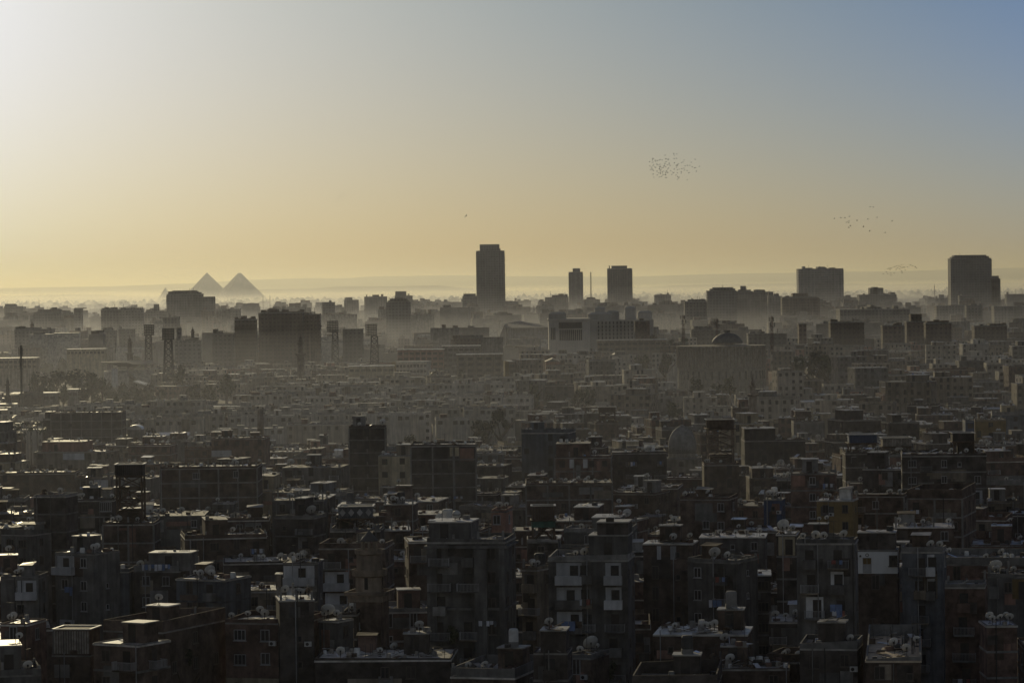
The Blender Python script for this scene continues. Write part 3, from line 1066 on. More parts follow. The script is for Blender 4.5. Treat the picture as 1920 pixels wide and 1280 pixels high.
    for k in range(h.n):
        z = z0 = H - 3.0 * (k + 1) + .95
        if kw.get('arch') and z < H - 5.2:
            break
        if (kw.get('whitetop') and k == 0):
            continue
        for j in range(ncol):
            if blank and U(0, 1) > .2:
                continue
            f = (j + .5) / ncol
            if any(a - .04 < f < b + .04 and kk == k for a, b, kk in white_spans):
                continue
            st = styles[j]
            if st == -1 and U(0, 1) < .85:
                continue
            if h.kindname not in ('apartment_block',) and U(0, 1) < .14:
                continue
            if nwin >= lim:
                continue
            x = W * (f - .5) + jx[j]
            z = z0 + U(-.12, .12)
            if st == 'b' and h.d < 760:
                c, s = math.cos(h.th), math.sin(h.th)
                if shows(h, h.x + x * c, h.y + x * s, h.zg + z + .2):
                    put('balcony', balcony(rnd.choice((h.mat, h.mat, h.mat, 'concrete', 'grey', 'beige')), rnd.choice((1.5, 1.8, 2.1, 2.4, 2.7))), root, (x, -.005, z - .75))
                    put('door', rnd.choice(DOOR), root, (x + U(-.3, .3), -.01, z - .74))
                    if U(0, 1) < .3:
                        LAUNDRY.append((h, x, -1.06, z + .25, rnd.choice((1.6, 2.0)), 0))
                    nwin += 1
            else:
                if st == 'b':
                    st = 3
                if add_window(root, h, st if st >= 0 else 0, x, z, 0, far):
                    nwin += 1
                    if h.d < 600 and U(0, 1) < .1:
                        ACS.append((h, x + 1.0, z - .5))
    # the side that faces the camera
    vx = h.x / h.y
    side = 1 if math.tan(h.th) < -vx - .01 else 2
    n2 = max(1, int(D / 4))
    for k in range(min(h.n, 6)):
        z = H - 3.0 * (k + 1) + .95
        for j in range(n2):
            if kw.get('sidebalc') and j < 2 and k < 4:
                yy = D * (j + .5) / n2
                put('balcony', balcony('grey', 2.2), root, (W / 2 + .005, yy, z - .75), math.pi / 2)
                put('door', DOOR[0], root, (W / 2 + .01, yy, z - .74), math.pi / 2)
                continue
            if blank or U(0, 1) < .4 or nwin >= lim + 6:
                continue
            if add_window(root, h, rnd.choice((0, 1, 4)), D * (j + .5) / n2, z, side, far):
                nwin += 1
    if kw.get('yard'):
        for k in range(7):
            x, y = W * U(-.35, .45), D * U(.2, .8)
            mb = MB()
            for q in range(3):
                mb.bar((x + .1 * q, y, H - .01), (x + .1 * q + U(-.1, .1), y, H + U(1.2, 2.2)), .035, 0, 4)
            mb.build('rod_ribs', 'steel', root)
    if h.d < 720 and not kw.get('arch') and h.area > 60:
        for _ in range(rnd.choice((1, 2, 2, 3))):
            pw, ph = U(1.0, W * .45), U(.8, 3.2)
            px_, pz_ = U(-W / 2 + .05, W / 2 - pw - .05), H - .3 - U(0, 2.6) - ph
            MB().box(px_, px_ + pw, -.018 - .004 * _, .03, pz_, pz_ + ph).build('plaster_patch', rnd.choice(('grey', 'concrete', 'beige', 'brown', 'dark', 'pink')), root)
        for _ in range(rnd.choice((0, 1, 1, 2))):
            px_ = U(-W / 2 + .2, W / 2 - .2)
            MB().bar((px_, -.12, base), (px_, -.12, H + U(-.4, .6)), .06, 0, 6).build('drainpipe', rnd.choice(('frame', 'steel', 'concrete')), root)
    if h.d < 1000 and U(0, 1) < .55 and W > 5 and not kw.get('yard') and par < 1:
        sw, sd, shh = U(1.4, 2.8), U(1.3, 2.2), U(1.3, 2.0)
        sx_, sy_ = U(-W / 2 + .3, W / 2 - sw - .3), U(D * .45, max(D * .46, D - sd - .3))
        if not any(t[0] - .1 < sx_ + sw and t[1] + .1 > sx_ and t[2] - .1 < sy_ + sd and t[3] + .1 > sy_ for t in tops[1:]):
            r = MB().box(sx_, sx_ + sw, sy_, sy_ + sd, H, H + shh).build('roof_shed', rnd.choice(('plank', 'wood', 'brick', 'wood', 'concrete', 'sheet')), root)
            mb = MB()
            mb.add([(sx_ - .2, sy_ - .25, H + shh + .003), (sx_ + sw + .2, sy_ - .25, H + shh + .003), (sx_ + sw + .2, sy_ + sd + .2, H + shh + .003), (sx_ - .2, sy_ + sd + .2, H + shh + .003),
                    (sx_ - .2, sy_ - .25, H + shh + .06), (sx_ + sw + .2, sy_ - .25, H + shh + .06), (sx_ + sw + .2, sy_ + sd + .2, H + shh + U(.15, .5)), (sx_ - .2, sy_ + sd + .2, H + shh + U(.15, .5))],
                   [(0, 3, 2, 1), (4, 5, 6, 7), (0, 1, 5, 4), (1, 2, 6, 5), (2, 3, 7, 6), (3, 0, 4, 7)])
            mb.build('roof', rnd.choice(('sheet', 'wood', 'roof', 'plank')), r)
    if h.kindname == 'apartment_block':
        nb = rnd.choice((2, 3))
        for k in range(nb):
            bx_ = W * ((k + .5) / nb - .5)
            MB().box(bx_ - 1.5, bx_ + 1.5, -.9, -.003, base, H + U(-.2, .6)).build('stair_bay', rnd.choice((h.mat, 'estate2', 'beige')), root)
        for k in range(rnd.choice((1, 2, 3))):
            bx_ = U(-W / 2 + 1, W / 2 - 4)
            MB().box(bx_, bx_ + U(1.5, 3.5), D * .3 + .01 * k, D * .7 + .01 * k, H, H + U(1.0, 2.6)).build('roof_hut', rnd.choice((h.mat, 'brick', 'concrete')), root)
    # rooftop litter and dish spots
    q = kw.get('clut', 1.0)
    if h.area > 25:
        for t_i, (x0, x1, y0, y1, z) in enumerate(tops):
            a = (x1 - x0) * (y1 - y0)
            if h.d < 1250:
                litter(h, int(a * .3 * q * (1 if t_i == 0 else .7)), h.zg + z, x0, x1, y0, y1)
            else:
                litter(h, int(a * .07), h.zg + z, x0, x1, y0, y1, 1.5)
        if h.d < 1250 and U(0, 1) < .3 and not kw.get('yard'):
            c, s = math.cos(h.th), math.sin(h.th)
            for k in range(max(2, int(W / 2.8)) + 1):
                for ly in (.2, D - .2):
                    lx = -W / 2 + .2 + (W - .4) * k / max(2, int(W / 2.8))
                    x, y, z = h.x + lx * c - ly * s, h.y + lx * s + ly * c, h.zg + H
                    hh = U(.5, 1.5)
                    CLUTTER.obox((x, y, z + hh / 2), (.13 * c, .13 * s, 0), (-.13 * s, .13 * c, 0), (0, 0, hh / 2), 2)
                    for q in (-.09, .09):
                        CLUTTER.bar((x + q, y, z + hh), (x + q + U(-.15, .15), y, z + hh + U(.3, .9)), .02, 7, 3)
        if h.d < 1150:
            nd = kw.get('dishes') or rnd.choice((0, 2, 3, 4, 4, 5, 7))
            for k in range(nd):
                x0, x1, y0, y1, z = rnd.choice(tops) if U(0, 1) < .3 else tops[0]
                lx = U(x0, x1)
                ly = U(y0, y0 + (y1 - y0) * (.35 if U(0, 1) < .6 else 1))
                if len(tops) > 1 and z == tops[0][4] and any(t[0] - .5 < lx < t[1] + .5 and t[2] - .6 < ly for t in tops[1:]):
                    continue
                c, s = math.cos(h.th), math.sin(h.th)
                x, y = h.x + lx * c - ly * s, h.y + lx * s + ly * c
                zz = h.zg + z
                r = rnd.choice((.36, .4, .42, .45, .5, .55)) if U(0, 1) < .95 else U(.75, .95)
                if shows(h, x, y, zz + 1.2):
                    DISHSPOTS.append((r * F / h.d, x, y, zz, r, h, lx))


# houses nobody can see are left out; the rest get parts
seen = [h for h in HOUSES if h.area >= (14 if h.d < 1250 else 9) or h in EXPL]
byk = {}
for h in sorted(seen, key=lambda h: -h.area):
    byk.setdefault(h.kindname, []).append(h)
KEPT = []
for k, v in byk.items():
    KEPT += v[:295]
# houses hidden behind others, and those beyond the edges of the view, stand as one plain mass
mass = MB()
MASS_MATS = ['brick', 'brown', 'dark', 'grey', 'beige', 'roof']


def mass_house(x, y, th, W, D, zg, H, mi):
    c, s = math.cos(th), math.sin(th)
    cx, cy = x - s * D / 2, y + c * D / 2
    a, b = Vector((c, s, 0)), Vector((-s, c, 0))
    mass.obox((cx, cy, zg + H / 2 - 1.6), a * W / 2, b * D / 2, (0, 0, H / 2 + 1.4), mi)
    mass.obox((cx, cy, zg + H - .1), a * (W / 2 - .15), b * (D / 2 - .15), (0, 0, .12), 5)
    mass.obox((cx, cy, zg + H + 1.1), a * min(1.6, W / 4), b * min(1.6, D / 4), (0, 0, 1.05), mi)


kept_ids = {id(h) for h in KEPT}
for h in HOUSES:
    if id(h) not in kept_ids:
        mass_house(h.x, h.y, h.th, h.W, h.Dp, h.zg, h.H - .6, MASS_MATS.index(h.mat) if h.mat in MASS_MATS else 4)
r_m = random.Random(77)
d = 330.0
while d < 2600:
    for side_ in (-1, 1):
        q_ = .166 if d > 600 else .172
        while q_ < .27:
            w_ = r_m.uniform(9, 17)
            H_ = 3.0 * r_m.choice((3, 4, 4, 5, 5, 6))
            mass_house(side_ * (q_ * d + w_ / 2), d + r_m.uniform(-3, 3), r_m.uniform(-.15, .15), w_, r_m.uniform(8, 13), ground_z(d), H_, r_m.randrange(5))
            q_ += (w_ + r_m.uniform(.5, 3)) / d
    d += r_m.uniform(14, 19) if d < 1300 else r_m.uniform(24, 34)
kind(mass.build('outlying_houses', MASS_MATS), 'stuff')
KEPT.sort(key=lambda h: h.y)
for h in KEPT:
    make_house(h)
for q_ in ((1260, 725), (1640, 780), (700, 830)):
    k_ = IDB[q_[1] // 2, q_[0] // 2]
    print('AT', q_, k_, HOUSES[k_].kindname, HOUSES[k_].mat, HOUSES[k_].d, HOUSES[k_].W, HOUSES[k_].n, getattr(HOUSES[k_], 'label', ''), HOUSES[k_] in EXPL)
print('houses', {k: len(v) for k, v in byk.items()})

# ------------------------------------------------------------------ dishes
DAZ = math.radians(-14)


def dish_axis(az, el=.55):
    return Vector((math.sin(az) * math.cos(el), math.cos(az) * math.cos(el), math.sin(el)))


def bowl(mb, r, mi=0, n=14):
    # opens along +Z, back at the origin
    f = [(0.02, 0), (.35, .025), (.7, .1), (1.0, .2)]
    prof = [(r * a, r * z) for a, z in f] + [(r * a, r * z + .03) for a, z in f[::-1]]
    mb.lathe(prof, n, 0, 0, mi, caps=False)


DISH_MESH = {}


def dish_parts(r, mat):
    k = (r, mat)
    if k not in DISH_MESH:
        b = MB()
        bowl(b, r)
        bm_ = b.mesh('bowl', mat)
        for p in bm_.polygons:
            p.use_smooth = True
        a = MB()
        a.bar((0, -r * .9, r * .2), (0, 0, r * .95), .025, 0, 4)
        a.obox((0, 0, r * .98), (.05, 0, 0), (0, .05, 0), (0, 0, .1))
        ms = MB()
        ms.bar((0, 0, 0), (0, 0, r * .9 + .35), .04, 0, 6)
        ms.obox((0, .02, r * .9 + .4), (.09, 0, 0), (0, .1, 0), (0, 0, .12))
        ms.obox((0, 0, .02), (.2, 0, 0), (0, .2, 0), (0, 0, .02))
        whole = MB()
        DISH_MESH[k] = (bm_, a.mesh('feed_arm', 'steel'), ms.mesh('mast', 'steel'))
    return DISH_MESH[k]


DISHES = []
DISHSPOTS.sort(key=lambda t: -t[0])
for sz, x, y, z, r, h, lx in DISHSPOTS[:285]:
    r = round(r, 2)
    mat = 'rust' if U(0, 1) < .12 else 'dish'
    b, a, ms = dish_parts(r, mat)
    root = empty('satellite_dish', (x, y, z))
    put('mast', ms, root)
    az = DAZ + U(-.25, .3)
    q = dish_axis(az, U(.45, .7)).to_track_quat('Z', 'Y')
    o = put('bowl', b, root, (0, .1, r * .9 + .42))
    o.rotation_mode = 'QUATERNION'
    o.rotation_quaternion = q
    put('feed_arm', a, o)
    DISHES.append((root, h, lx, r, mat))
for sz, x, y, z, r, h, lx in DISHSPOTS[285:900]:     # too far to count: they join the litter on the roofs
    mb = MB()
    bowl(mb, r, 0, 8)
    q = dish_axis(DAZ + U(-.3, .3), .55).to_track_quat('Z', 'Y').to_matrix()
    CLUTTER.add([q @ Vector(v) + Vector((x, y, z + r + .3)) for v in mb.v], mb.f, 6)
    CLUTTER.bar((x, y, z), (x, y, z + r + .35), .04, 7, 3)

# ------------------------------------------------------------------ washing and air conditioners
LAUNDRY_O = []
CL = ['cloth', 'cloth_blue', 'cloth', 'wood', 'cloth', 'grey', 'cloth_red', 'slate', 'cloth_blue', 'beige']


def washing(h, lx, ly, z, w, label, mats=None, big=1.0, nick=None):
    root = empty('washing_line', (h.x + lx * math.cos(h.th) - ly * math.sin(h.th), h.y + lx * math.sin(h.th) + ly * math.cos(h.th), h.zg + z), h.th)
    MB().bar((-w / 2, 0, 0), (w / 2, 0, 0), .015, 0, 4).build('line', 'steel', root)
    x = -w / 2 + .05
    n = rnd.randrange(10)
    while x < w / 2 - .2:
        ww = U(.3, .6) * big
        hh = U(.5, .95) * big
        ww = min(ww, w / 2 - x)
        mb = MB()
        k = 4
        vs_ = []
        for i in range(k + 1):
            for j in range(4):
                vs_.append((x + ww * i / k, -.03 + .05 * math.sin(i * 2.1 + j) * j / 3, -hh * j / 3 * (1 + .06 * math.sin(i * 3))))
        m_ = len(vs_)
        vs_ += [(a, b + .015, c) for a, b, c in vs_]
        fs = []
        for i in range(k):
            for j in range(3):
                q = (i * 4 + j, i * 4 + j + 1, (i + 1) * 4 + j + 1, (i + 1) * 4 + j)
                fs += [q, tuple(m_ + t for t in q[::-1])]
        mb.add(vs_, fs)
        mb.build('garment', (mats or CL)[n % len(mats or CL)], root)
        n += 1
        x += ww + U(.02, .1)
    tag(root, label, 'washing', 'washing hung out on balconies')
    LAUNDRY_O.append(root)
    return root


washing(H_TALL, H_TALL.W * .19, -1.08, H_TALL.H - 7.1, 1.7, 'pale blue sheets hung from the lower balcony of the tall patched grey house', ['cloth_blue', 'cloth_blue', 'cloth_blue'], 1.7)
washing(H_DISH, H_DISH.W * .12, -1.1, H_DISH.H - 4.9, 1.9, 'bright blue washing on the middle balcony of the dish-parapet house', ['cloth_blue', 'cloth', 'cloth_blue'], 1.2)
washing(H_ROUND, -H_ROUND.W * .2, -1.1, H_ROUND.H - 7.4, 2.6, 'dark and blue checked cloths hanging from the loggias of the rounded balcony house', ['wood', 'cloth_blue', 'cloth_blue'], 1.5)
washing(H_LAUN, 0, -1.1, H_LAUN.H - 4.4, 3.2, 'white washing along the balcony below the glittering junk roof', ['cloth', 'cloth', 'cloth_blue', 'cloth'], 1.1)
washing(H_BAL, 0, -.12, H_BAL.H + 1.0, 4.2, 'white and pale blue washing over the roof balustrade', ['cloth', 'cloth_blue', 'cloth', 'cloth_blue', 'cloth'], 1.0)
washing(H_CURT, -.5, -.08, H_CURT.H - .4, 4.2, 'tall pale curtains hung down the front of the curtained dark house', ['cloth', 'slate', 'cloth', 'slate'], 3.2)
washing(H_SHUT, -.3, -1.1, H_SHUT.H - 4.6, 1.4, 'one blue cloth hanging below the white shuttered balcony', ['cloth_blue'], 1.4)
washing(H_BIG, H_BIG.W * .28, -.9, H_BIG.H - 9.4, 2.2, 'row of small pale clothes on the great apartment house', ['cloth', 'cloth', 'slate'], .8)
LAUN_AUTO = []
for h, x, ly, z, w, _ in LAUNDRY[:40]:
    if shows(h, h.x, h.y, h.zg + z):
        LAUN_AUTO.append((washing(h, x, ly, z, w, 'washing', None, U(.8, 1.1)), h))
AC_MB = MB().box(-.42, .42, -.36, 0, 0, .56)
AC_BODY = AC_MB.mesh('casing', 'dish')
AC_FAN = MB().lathe([(.2, 0), (.2, .03)], 12).mesh('fan', 'shutter')
AC_O = []
for h, x, z in ACS[:24]:
    c, s = math.cos(h.th), math.sin(h.th)
    r = empty('air_conditioner', (h.x + x * c, h.y + x * s, h.zg + z), h.th)
    put('casing', AC_BODY, r)
    f = put('fan', AC_FAN, r, (-.1, -.36, .28))
    f.rotation_euler = (math.pi / 2, 0, 0)
    AC_O.append((r, h))
# ------------------------------------------------------------------ pigeon lofts, tanks
LOFT_N = 0


def loft(x0, x1, y0, y1, yb, d, mat, label, legmat='wood', roundish=False, bands=None, clutter=True):
    """a pigeon loft: a slatted box from y0 to y1 of the photo on a lattice of legs that come down to row yb"""
    xc = (x0 + x1) / 2
    p = at(xc, y0, d)
    zb = at(xc, y1, d).z - p.z
    zl = at(xc, yb, d).z - p.z - .4
    W = (x1 - x0) * d / F
    w2 = W / 2
    root = empty('pigeon_loft', (p.x, d, p.z + zl))
    top, bot = -zl, zb - zl
    if roundish:
        MB().lathe([(w2 * .94, bot), (w2, bot + .2), (w2, top - .2), (w2 * 1.05, top)], 18, 0, w2).build('loft_box', mat, root)
    else:
        MB().box(-w2 * .93, w2 * .93, .12, W * .94, bot, top - .02).build('loft_box', mat, root)
        mb = MB()
        n = max(8, int(W / .32))
        for k in range(n):
            x = -w2 + W * k / n
            mb.box(x, x + W / n * .68, 0, .11, bot + .02, top - .05)
        mb.build('slat', bands or mat, root)
    mb = MB()
    ring(mb, -w2 * 1.06, w2 * 1.06, -.15, W * 1.02, .3, top, [top + .12] * 4)
    mb.build('roof_rim', 'roof_lit', root)
    MB().box(-w2 * 1.1, w2 * 1.1, -.5, W * 1.04, bot - .18, bot - .003).build('platform', 'wood', root)
    for sx in (-1, 1):
        for yy in (.1, W * .92):
            MB().bar((sx * w2 * .9, yy, 0), (sx * w2 * .88, yy, bot - .18), .17, 0, 4).build('leg', legmat, root)
    mb = MB()
    hgt = bot - .18
    n = max(1, round(hgt / 2.0))
    for k in range(n):
        za, zc = hgt * k / n, hgt * (k + 1) / n
        for yy in (.1, W * .92):
            mb.bar((-w2 * .9, yy, za), (w2 * .9, yy, zc), .085)
            mb.bar((w2 * .9, yy, za), (-w2 * .9, yy, zc), .085)
            mb.bar((-w2 * .9, yy, zc - .05), (w2 * .9, yy, zc - .05), .1)
        for sx in (-1, 1):
            mb.bar((sx * w2 * .9, .1, za), (sx * w2 * .9, W * .92, zc), .05)
    mb.build('lattice', legmat, root)
    if hgt > 3:
        MB().box(-w2 * .8, w2 * .8, .3, W * .8, hgt * .02, hgt * .3).build('lower_cage', 'wood', root)
    if 'diamond' in label:
        for k in range(4):
            x = -w2 + W * (k + .5) / 4
            q = W / 11
            MB().add([(x - q, -.02, (top + bot) / 2), (x, -.02, (top + bot) / 2 - q * 1.2), (x + q, -.02, (top + bot) / 2), (x, -.02, (top + bot) / 2 + q * 1.2),
                      (x - q, -.06, (top + bot) / 2), (x, -.06, (top + bot) / 2 - q * 1.2), (x + q, -.06, (top + bot) / 2), (x, -.06, (top + bot) / 2 + q * 1.2)],
                     [(4, 5, 6, 7), (0, 4, 7, 3), (3, 7, 6, 2), (2, 6, 5, 1), (1, 5, 4, 0)]).build('diamond_panel', 'frame', root)
    if 'green band' in label:
        MB().box(-w2, w2, -.05, W * .9, bot - 1.1, bot - .185).build('green_band', 'green', root)
    tag(root, label, 'pigeon loft', 'pigeon lofts on the roofs')
    return root


def dfor(nick):
    return next(h for h in EXPL if h.nick == nick)


loft(215, 268, 871, 891, 978, dfor('loft tower house').d + 3, 'dark', 'tallest pigeon loft, dark box on a see-through scaffold over a square brick house')
loft(1325, 1378, 787, 803, 868, dfor('round loft house').d + 2, 'wood', 'round dark pigeon loft on flared criss-cross legs beside the pointed dome', 'rust', True)
loft(1592, 1645, 815, 830, 847, dfor('blue loft house').d + 2, 'blue', 'blue painted pigeon loft on short legs', bands='blue')
loft(1655, 1710, 821, 836, 852, dfor('wooden loft house').d + 2, 'wood', 'tan striped wooden pigeon loft beside the blue one', bands='plank')
loft(1786, 1828, 812, 827, 850, dfor('white-row house').d + 4, 'dark', 'black pigeon loft above the row of white shutters')
loft(634, 699, 950, 971, 990, dfor('diamond loft house').d + 2, 'slate', 'grey pigeon loft with diamond pattern and fringed underside', bands='slate')
loft(996, 1041, 949, 974, 1010, dfor('green-banded loft house').d + 2, 'dark', 'tall dark pigeon loft with a green band under its box', bands='wood')
loft(1491, 1521, 771, 780, 789, dfor('brown loft house').d + 2, 'brown', 'small brown pigeon loft with a slatted front on a grey house', bands='brown')
loft(1122, 1155, 763, 771, 791, dfor('lattice loft house').d + 2, 'wood', 'open lattice pigeon loft near the middle of the town')


def sphere(r, n=14):
    return [(max(.02, r * math.sin(math.pi * k / n)), -r * math.cos(math.pi * k / n)) for k in range(n + 1)]


p = at(856, 964, H_BIG.d + 4)
r_ = empty('water_tank', (p.x, p.y, H_BIG.zg + H_BIG.H + 2.4))
hz = p.z - (H_BIG.zg + H_BIG.H + 2.4)
MB().lathe([(a, b + hz) for a, b in sphere(.52)], 16).build('tank', 'dish', r_, smooth_=True)
MB().lathe([(.54, hz - .05), (.54, hz + .05)], 16).build('tank_band', 'steel', r_)
for k in range(3):
    MB().bar((.4 * math.cos(k * 2.1), .4 * math.sin(k * 2.1), 0), (.3 * math.cos(k * 2.1), .3 * math.sin(k * 2.1), hz - .25), .05).build('leg', 'steel', r_)
tag(r_, 'pale ball-shaped water tank on the penthouse roof of the great apartment house', 'water tank')

TANKS = []
for h in KEPT:
    if h.d < 700 and U(0, 1) < .12 and h.area > 120:
        x0, x1, y0, y1, z = h.tops[-1]
        lx, ly = (x0 + x1) / 2, (y0 + y1) / 2
        c, s = math.cos(h.th), math.sin(h.th)
        x, y = h.x + lx * c - ly * s, h.y + lx * s + ly * c
        if shows(h, x, y, h.zg + z + 1):
            r = empty('water_tank', (x, y, h.zg + z))
            rr = U(.5, .75)
            MB().lathe([(rr, .5), (rr, 1.75), (rr * .8, 1.95), (.15, 2.0)], 14).build('tank', rnd.choice(('dish', 'concrete', 'steel')), r)
            MB().box(-rr, rr, -rr, rr, 0, .495).build('stand', 'concrete', r)
            TANKS.append((r, h))


# ------------------------------------------------------------------ minarets, domes, masts
def lathe_thing(name, x, d, ztop_row, zbase, parts, label, cat, group=None, rot=0.0):
    """parts: (part name, material, sides, [(radius, photo row)]) given by photo rows, so height follows distance"""
    p = at(x, ztop_row, d)
    root = empty(name, (p.x, d, zbase))
    for pn, m, n, prof, sm in parts:
        pr = [(max(.02, r * d / F), at(x, row, d).z - zbase) for r, row in prof]
        pr.sort(key=lambda t: t[1])
        MB().lathe(pr, n, 0, 0, 0, rot).build(pn, m, root, smooth_=sm)
    tag(root, label, cat, group)
    return root


# the domed minaret in the middle of the near houses
D1 = 405.0
p = at(692, 1000, D1)
mr = empty('minaret', (p.x, D1, ground_z(D1)), math.radians(-13))
zb = ground_z(D1)


def Z1(row):
    return at(692, row, D1).z - zb


S1 = D1 / F
hw = 28.5 * S1
MB().box(-hw, hw, -hw, hw, -3, Z1(1125)).build('shaft', 'brown', mr)
MB().box(-hw * 1.2, hw * 1.2, -hw * 1.2, hw * 1.2, Z1(1125) + .003, Z1(1113)).build('cap_moulding', 'minaret', mr)
mb = MB()
ring(mb, -hw * 1.38, hw * 1.38, -hw * 1.38, hw * 1.38, .18, Z1(1113) + .003, [Z1(1106)] * 4)
mb.build('parapet', 'minaret', mr)
MB().lathe([(27 * S1, Z1(1113) + .01), (27 * S1, Z1(1081))], 8, rot=math.pi / 8).build('drum', 'minaret', mr)
MB().lathe([(27 * S1, Z1(1081) + .005), (33 * S1, Z1(1078)), (34.5 * S1, Z1(1066)), (33 * S1, Z1(1066)), (32 * S1, Z1(1074)), (20 * S1, Z1(1074))], 8, rot=math.pi / 8).build('balcony', 'minaret', mr)
MB().lathe([(24.5 * S1, Z1(1074) + .01), (24.5 * S1, Z1(1039))], 8, rot=math.pi / 8).build('drum', 'minaret', mr)
MB().lathe([(24.5 * S1, Z1(1039) + .005), (27.5 * S1, Z1(1037)), (28 * S1, Z1(1029)), (26.5 * S1, Z1(1029)), (26 * S1, Z1(1034)), (12 * S1, Z1(1034))], 16).build('balcony', 'minaret', mr)
for k in range(8):
    t = k * math.pi / 4 + .2
    MB().bar((14.5 * S1 * math.cos(t), 14.5 * S1 * math.sin(t), Z1(1034)), (14 * S1 * math.cos(t), 14 * S1 * math.sin(t), Z1(1013.5)), .11, 0, 6).build('column', 'stone', mr)
MB().lathe([(17.5 * S1, Z1(1014)), (17.5 * S1, Z1(1012.5)), (14 * S1, Z1(1009)), (9 * S1, Z1(1003)), (4.5 * S1, Z1(998)), (1.2 * S1, Z1(994.5)), (.3 * S1, Z1(991))], 16).build('cap', 'lead', mr, smooth_=True)
mb = MB().bar((0, 0, Z1(992)), (0, 0, Z1(978)), .035)
for k in (989, 985, 981):
    mb.lathe([(.02, Z1(k) - .1), (.1, Z1(k)), (.02, Z1(k) + .1)], 8)
mb.build('finial', 'steel', mr)
for k in range(4):
    for zz in (1098,):
        o = MB().box(-.22, .22, -.04, .03, 0, 1.5).build('window', 'glass', mr, loc=(27 * S1 * .93 * math.sin(k * math.pi / 2), -27 * S1 * .93 * math.cos(k * math.pi / 2), Z1(zz) - .3), rz=k * math.pi / 2)
tag(mr, 'stone minaret with octagonal tiers, open lantern and grey cone cap', 'minaret')

# the pointed tomb dome
DD = dfor('tomb base house').d + 4
lathe_thing('tomb_dome', 1279, DD, 795, dfor('tomb base house').zg + dfor('tomb base house').H - .05, [
    ('drum', 'stone', 24, [(26.5, 858), (26.5, 849)], False),
    ('dome', 'dome', 32, [(26.5, 848.9), (26.7, 838), (26.2, 830), (25, 823), (22.5, 816), (18.5, 809), (12.5, 803), (6.5, 799), (2.5, 796.6), (.4, 795)], True),
    ('finial', 'steel', 8, [(.5, 795.3), (1.4, 793), (.4, 791), (1.2, 789), (.3, 786), (.2, 783)], False)],
    'tall pointed carved-stone tomb dome rising among dark brick houses', 'dome')


def minaret(x, top, base, d, label, w=5.0, bal=.45, tall=False, mat='minaret'):
    """a pencil or mamluk minaret; w is half the shaft width in photo pixels"""
    h_ = base - top
    zb_ = at(x, base, d).z
    zb_ = min(zb_, 1.0)
    r0 = top + h_ * bal
    P = [('shaft', mat, 8, [(w * 1.05, base + 6), (w, r0 + .2)], False),
         ('balcony', mat, 12, [(w * 1.0, r0), (w * 1.5, r0 - h_ * .02), (w * 1.55, r0 - h_ * .05), (w * .8, r0 - h_ * .051)], False),
         ('upper_shaft', mat, 10, [(w * .68, r0 - h_ * .052), (w * .62, top + h_ * .24)], False),
         ('balcony', mat, 12, [(w * .62, top + h_ * .239), (w * .95, top + h_ * .225), (w * .95, top + h_ * .205), (w * .4, top + h_ * .204)], False),
         ('cap', mat, 12, [(w * .5, top + h_ * .203), (w * .55, top + h_ * .16), (w * .4, top + h_ * .12), (w * .12, top + h_ * .08), (w * .06, top)], True)]
    return lathe_thing('minaret', x, d, top, zb_ - 1, P, label, 'minaret', 'minarets')


minaret(243, 628, 690, 2500, 'slender spired minaret standing alone between the far roofs and floodlight masts', 5.75, .58, mat='dark')
minaret(563, 622, 722, 2150, 'thick dark pencil minaret in front of the broad dark apartment block', 6.9, .45, mat='dark')
minaret(14, 702, 790, 1700, 'small minaret at the left edge beside the thick mast', 5.29, .5, mat='dark')
minaret(361, 612, 660, 2700, 'tiny domed minaret behind the floodlight masts', 4.83, .5, mat='dark')
minaret(1332, 600, 650, 2700, 'faint minaret between two telecom masts behind the round hall', 3.6, .5)
minaret(1411, 702, 800, 1180, 'dark carved minaret with double balcony in front of the round hall', 7.5, .42)
minaret(60, 600, 640, 3000, 'faint domed turret above the hazy block near the left edge', 4.5, .6)

# chimneys and the thick mast at the left
lathe_thing('chimney', 488, 1120, 766, 2.0, [('stack', 'minaret', 14, [(5.6, 766), (6.6, 822)], True), ('base', 'dark', 14, [(8.2, 821.9), (8.6, 880)], False)],
            'pale tapered chimney on a dark base beside the striped brick house', 'chimney')


def telecom(x, top, base, d, label, w=3.0, panels=True, mat='redwhite', lattice=True, group='telecom masts'):
    p = at(x, top, d)
    zb_ = max(0, at(x, base, d).z)
    H = p.z - zb_
    r = w * d / F
    root = empty('telecom_mast', (p.x, d, zb_))
    if lattice:
        for k in range(3):
            t = k * 2.094 + .5
            MB().bar((r * math.cos(t), r * math.sin(t), 0), (r * .6 * math.cos(t), r * .6 * math.sin(t), H * .96), r * .13).build('leg', mat, root)
        mb = MB()
        n = max(4, int(H / (r * 2.4)))
        for k in range(n):
            for q in range(3):
                t, u = q * 2.094 + .5, (q + 1) * 2.094 + .5
                f0, f1 = 1 - .4 * k / n, 1 - .4 * (k + 1) / n
                mb.bar((r * f0 * math.cos(t), r * f0 * math.sin(t), H * .96 * k / n), (r * f1 * math.cos(u), r * f1 * math.sin(u), H * .96 * (k + 1) / n), r * .08)
        mb.build('lattice', mat, root)
    else:
        MB().bar((0, 0, 0), (0, 0, H * .96), (r, r * .8), 0, 10).build('pole', mat, root)
    MB().bar((0, 0, H * .9), (0, 0, H), r * .1).build('spike', 'steel', root)
    if panels:
        for k in range(6):
            t = k * 1.047
            MB().obox((r * 1.5 * math.cos(t), r * 1.5 * math.sin(t), H * (.88 if k % 2 else .74)), (r * .25, 0, 0), (0, r * .25, 0), (0, 0, H * .055)).build('antenna_panel', 'steel', root)
        MB().lathe([(r * 1.6, H * .66), (r * 1.7, H * .67)], 10).build('platform', 'steel', root)
    return tag(root, label, 'mast', group)


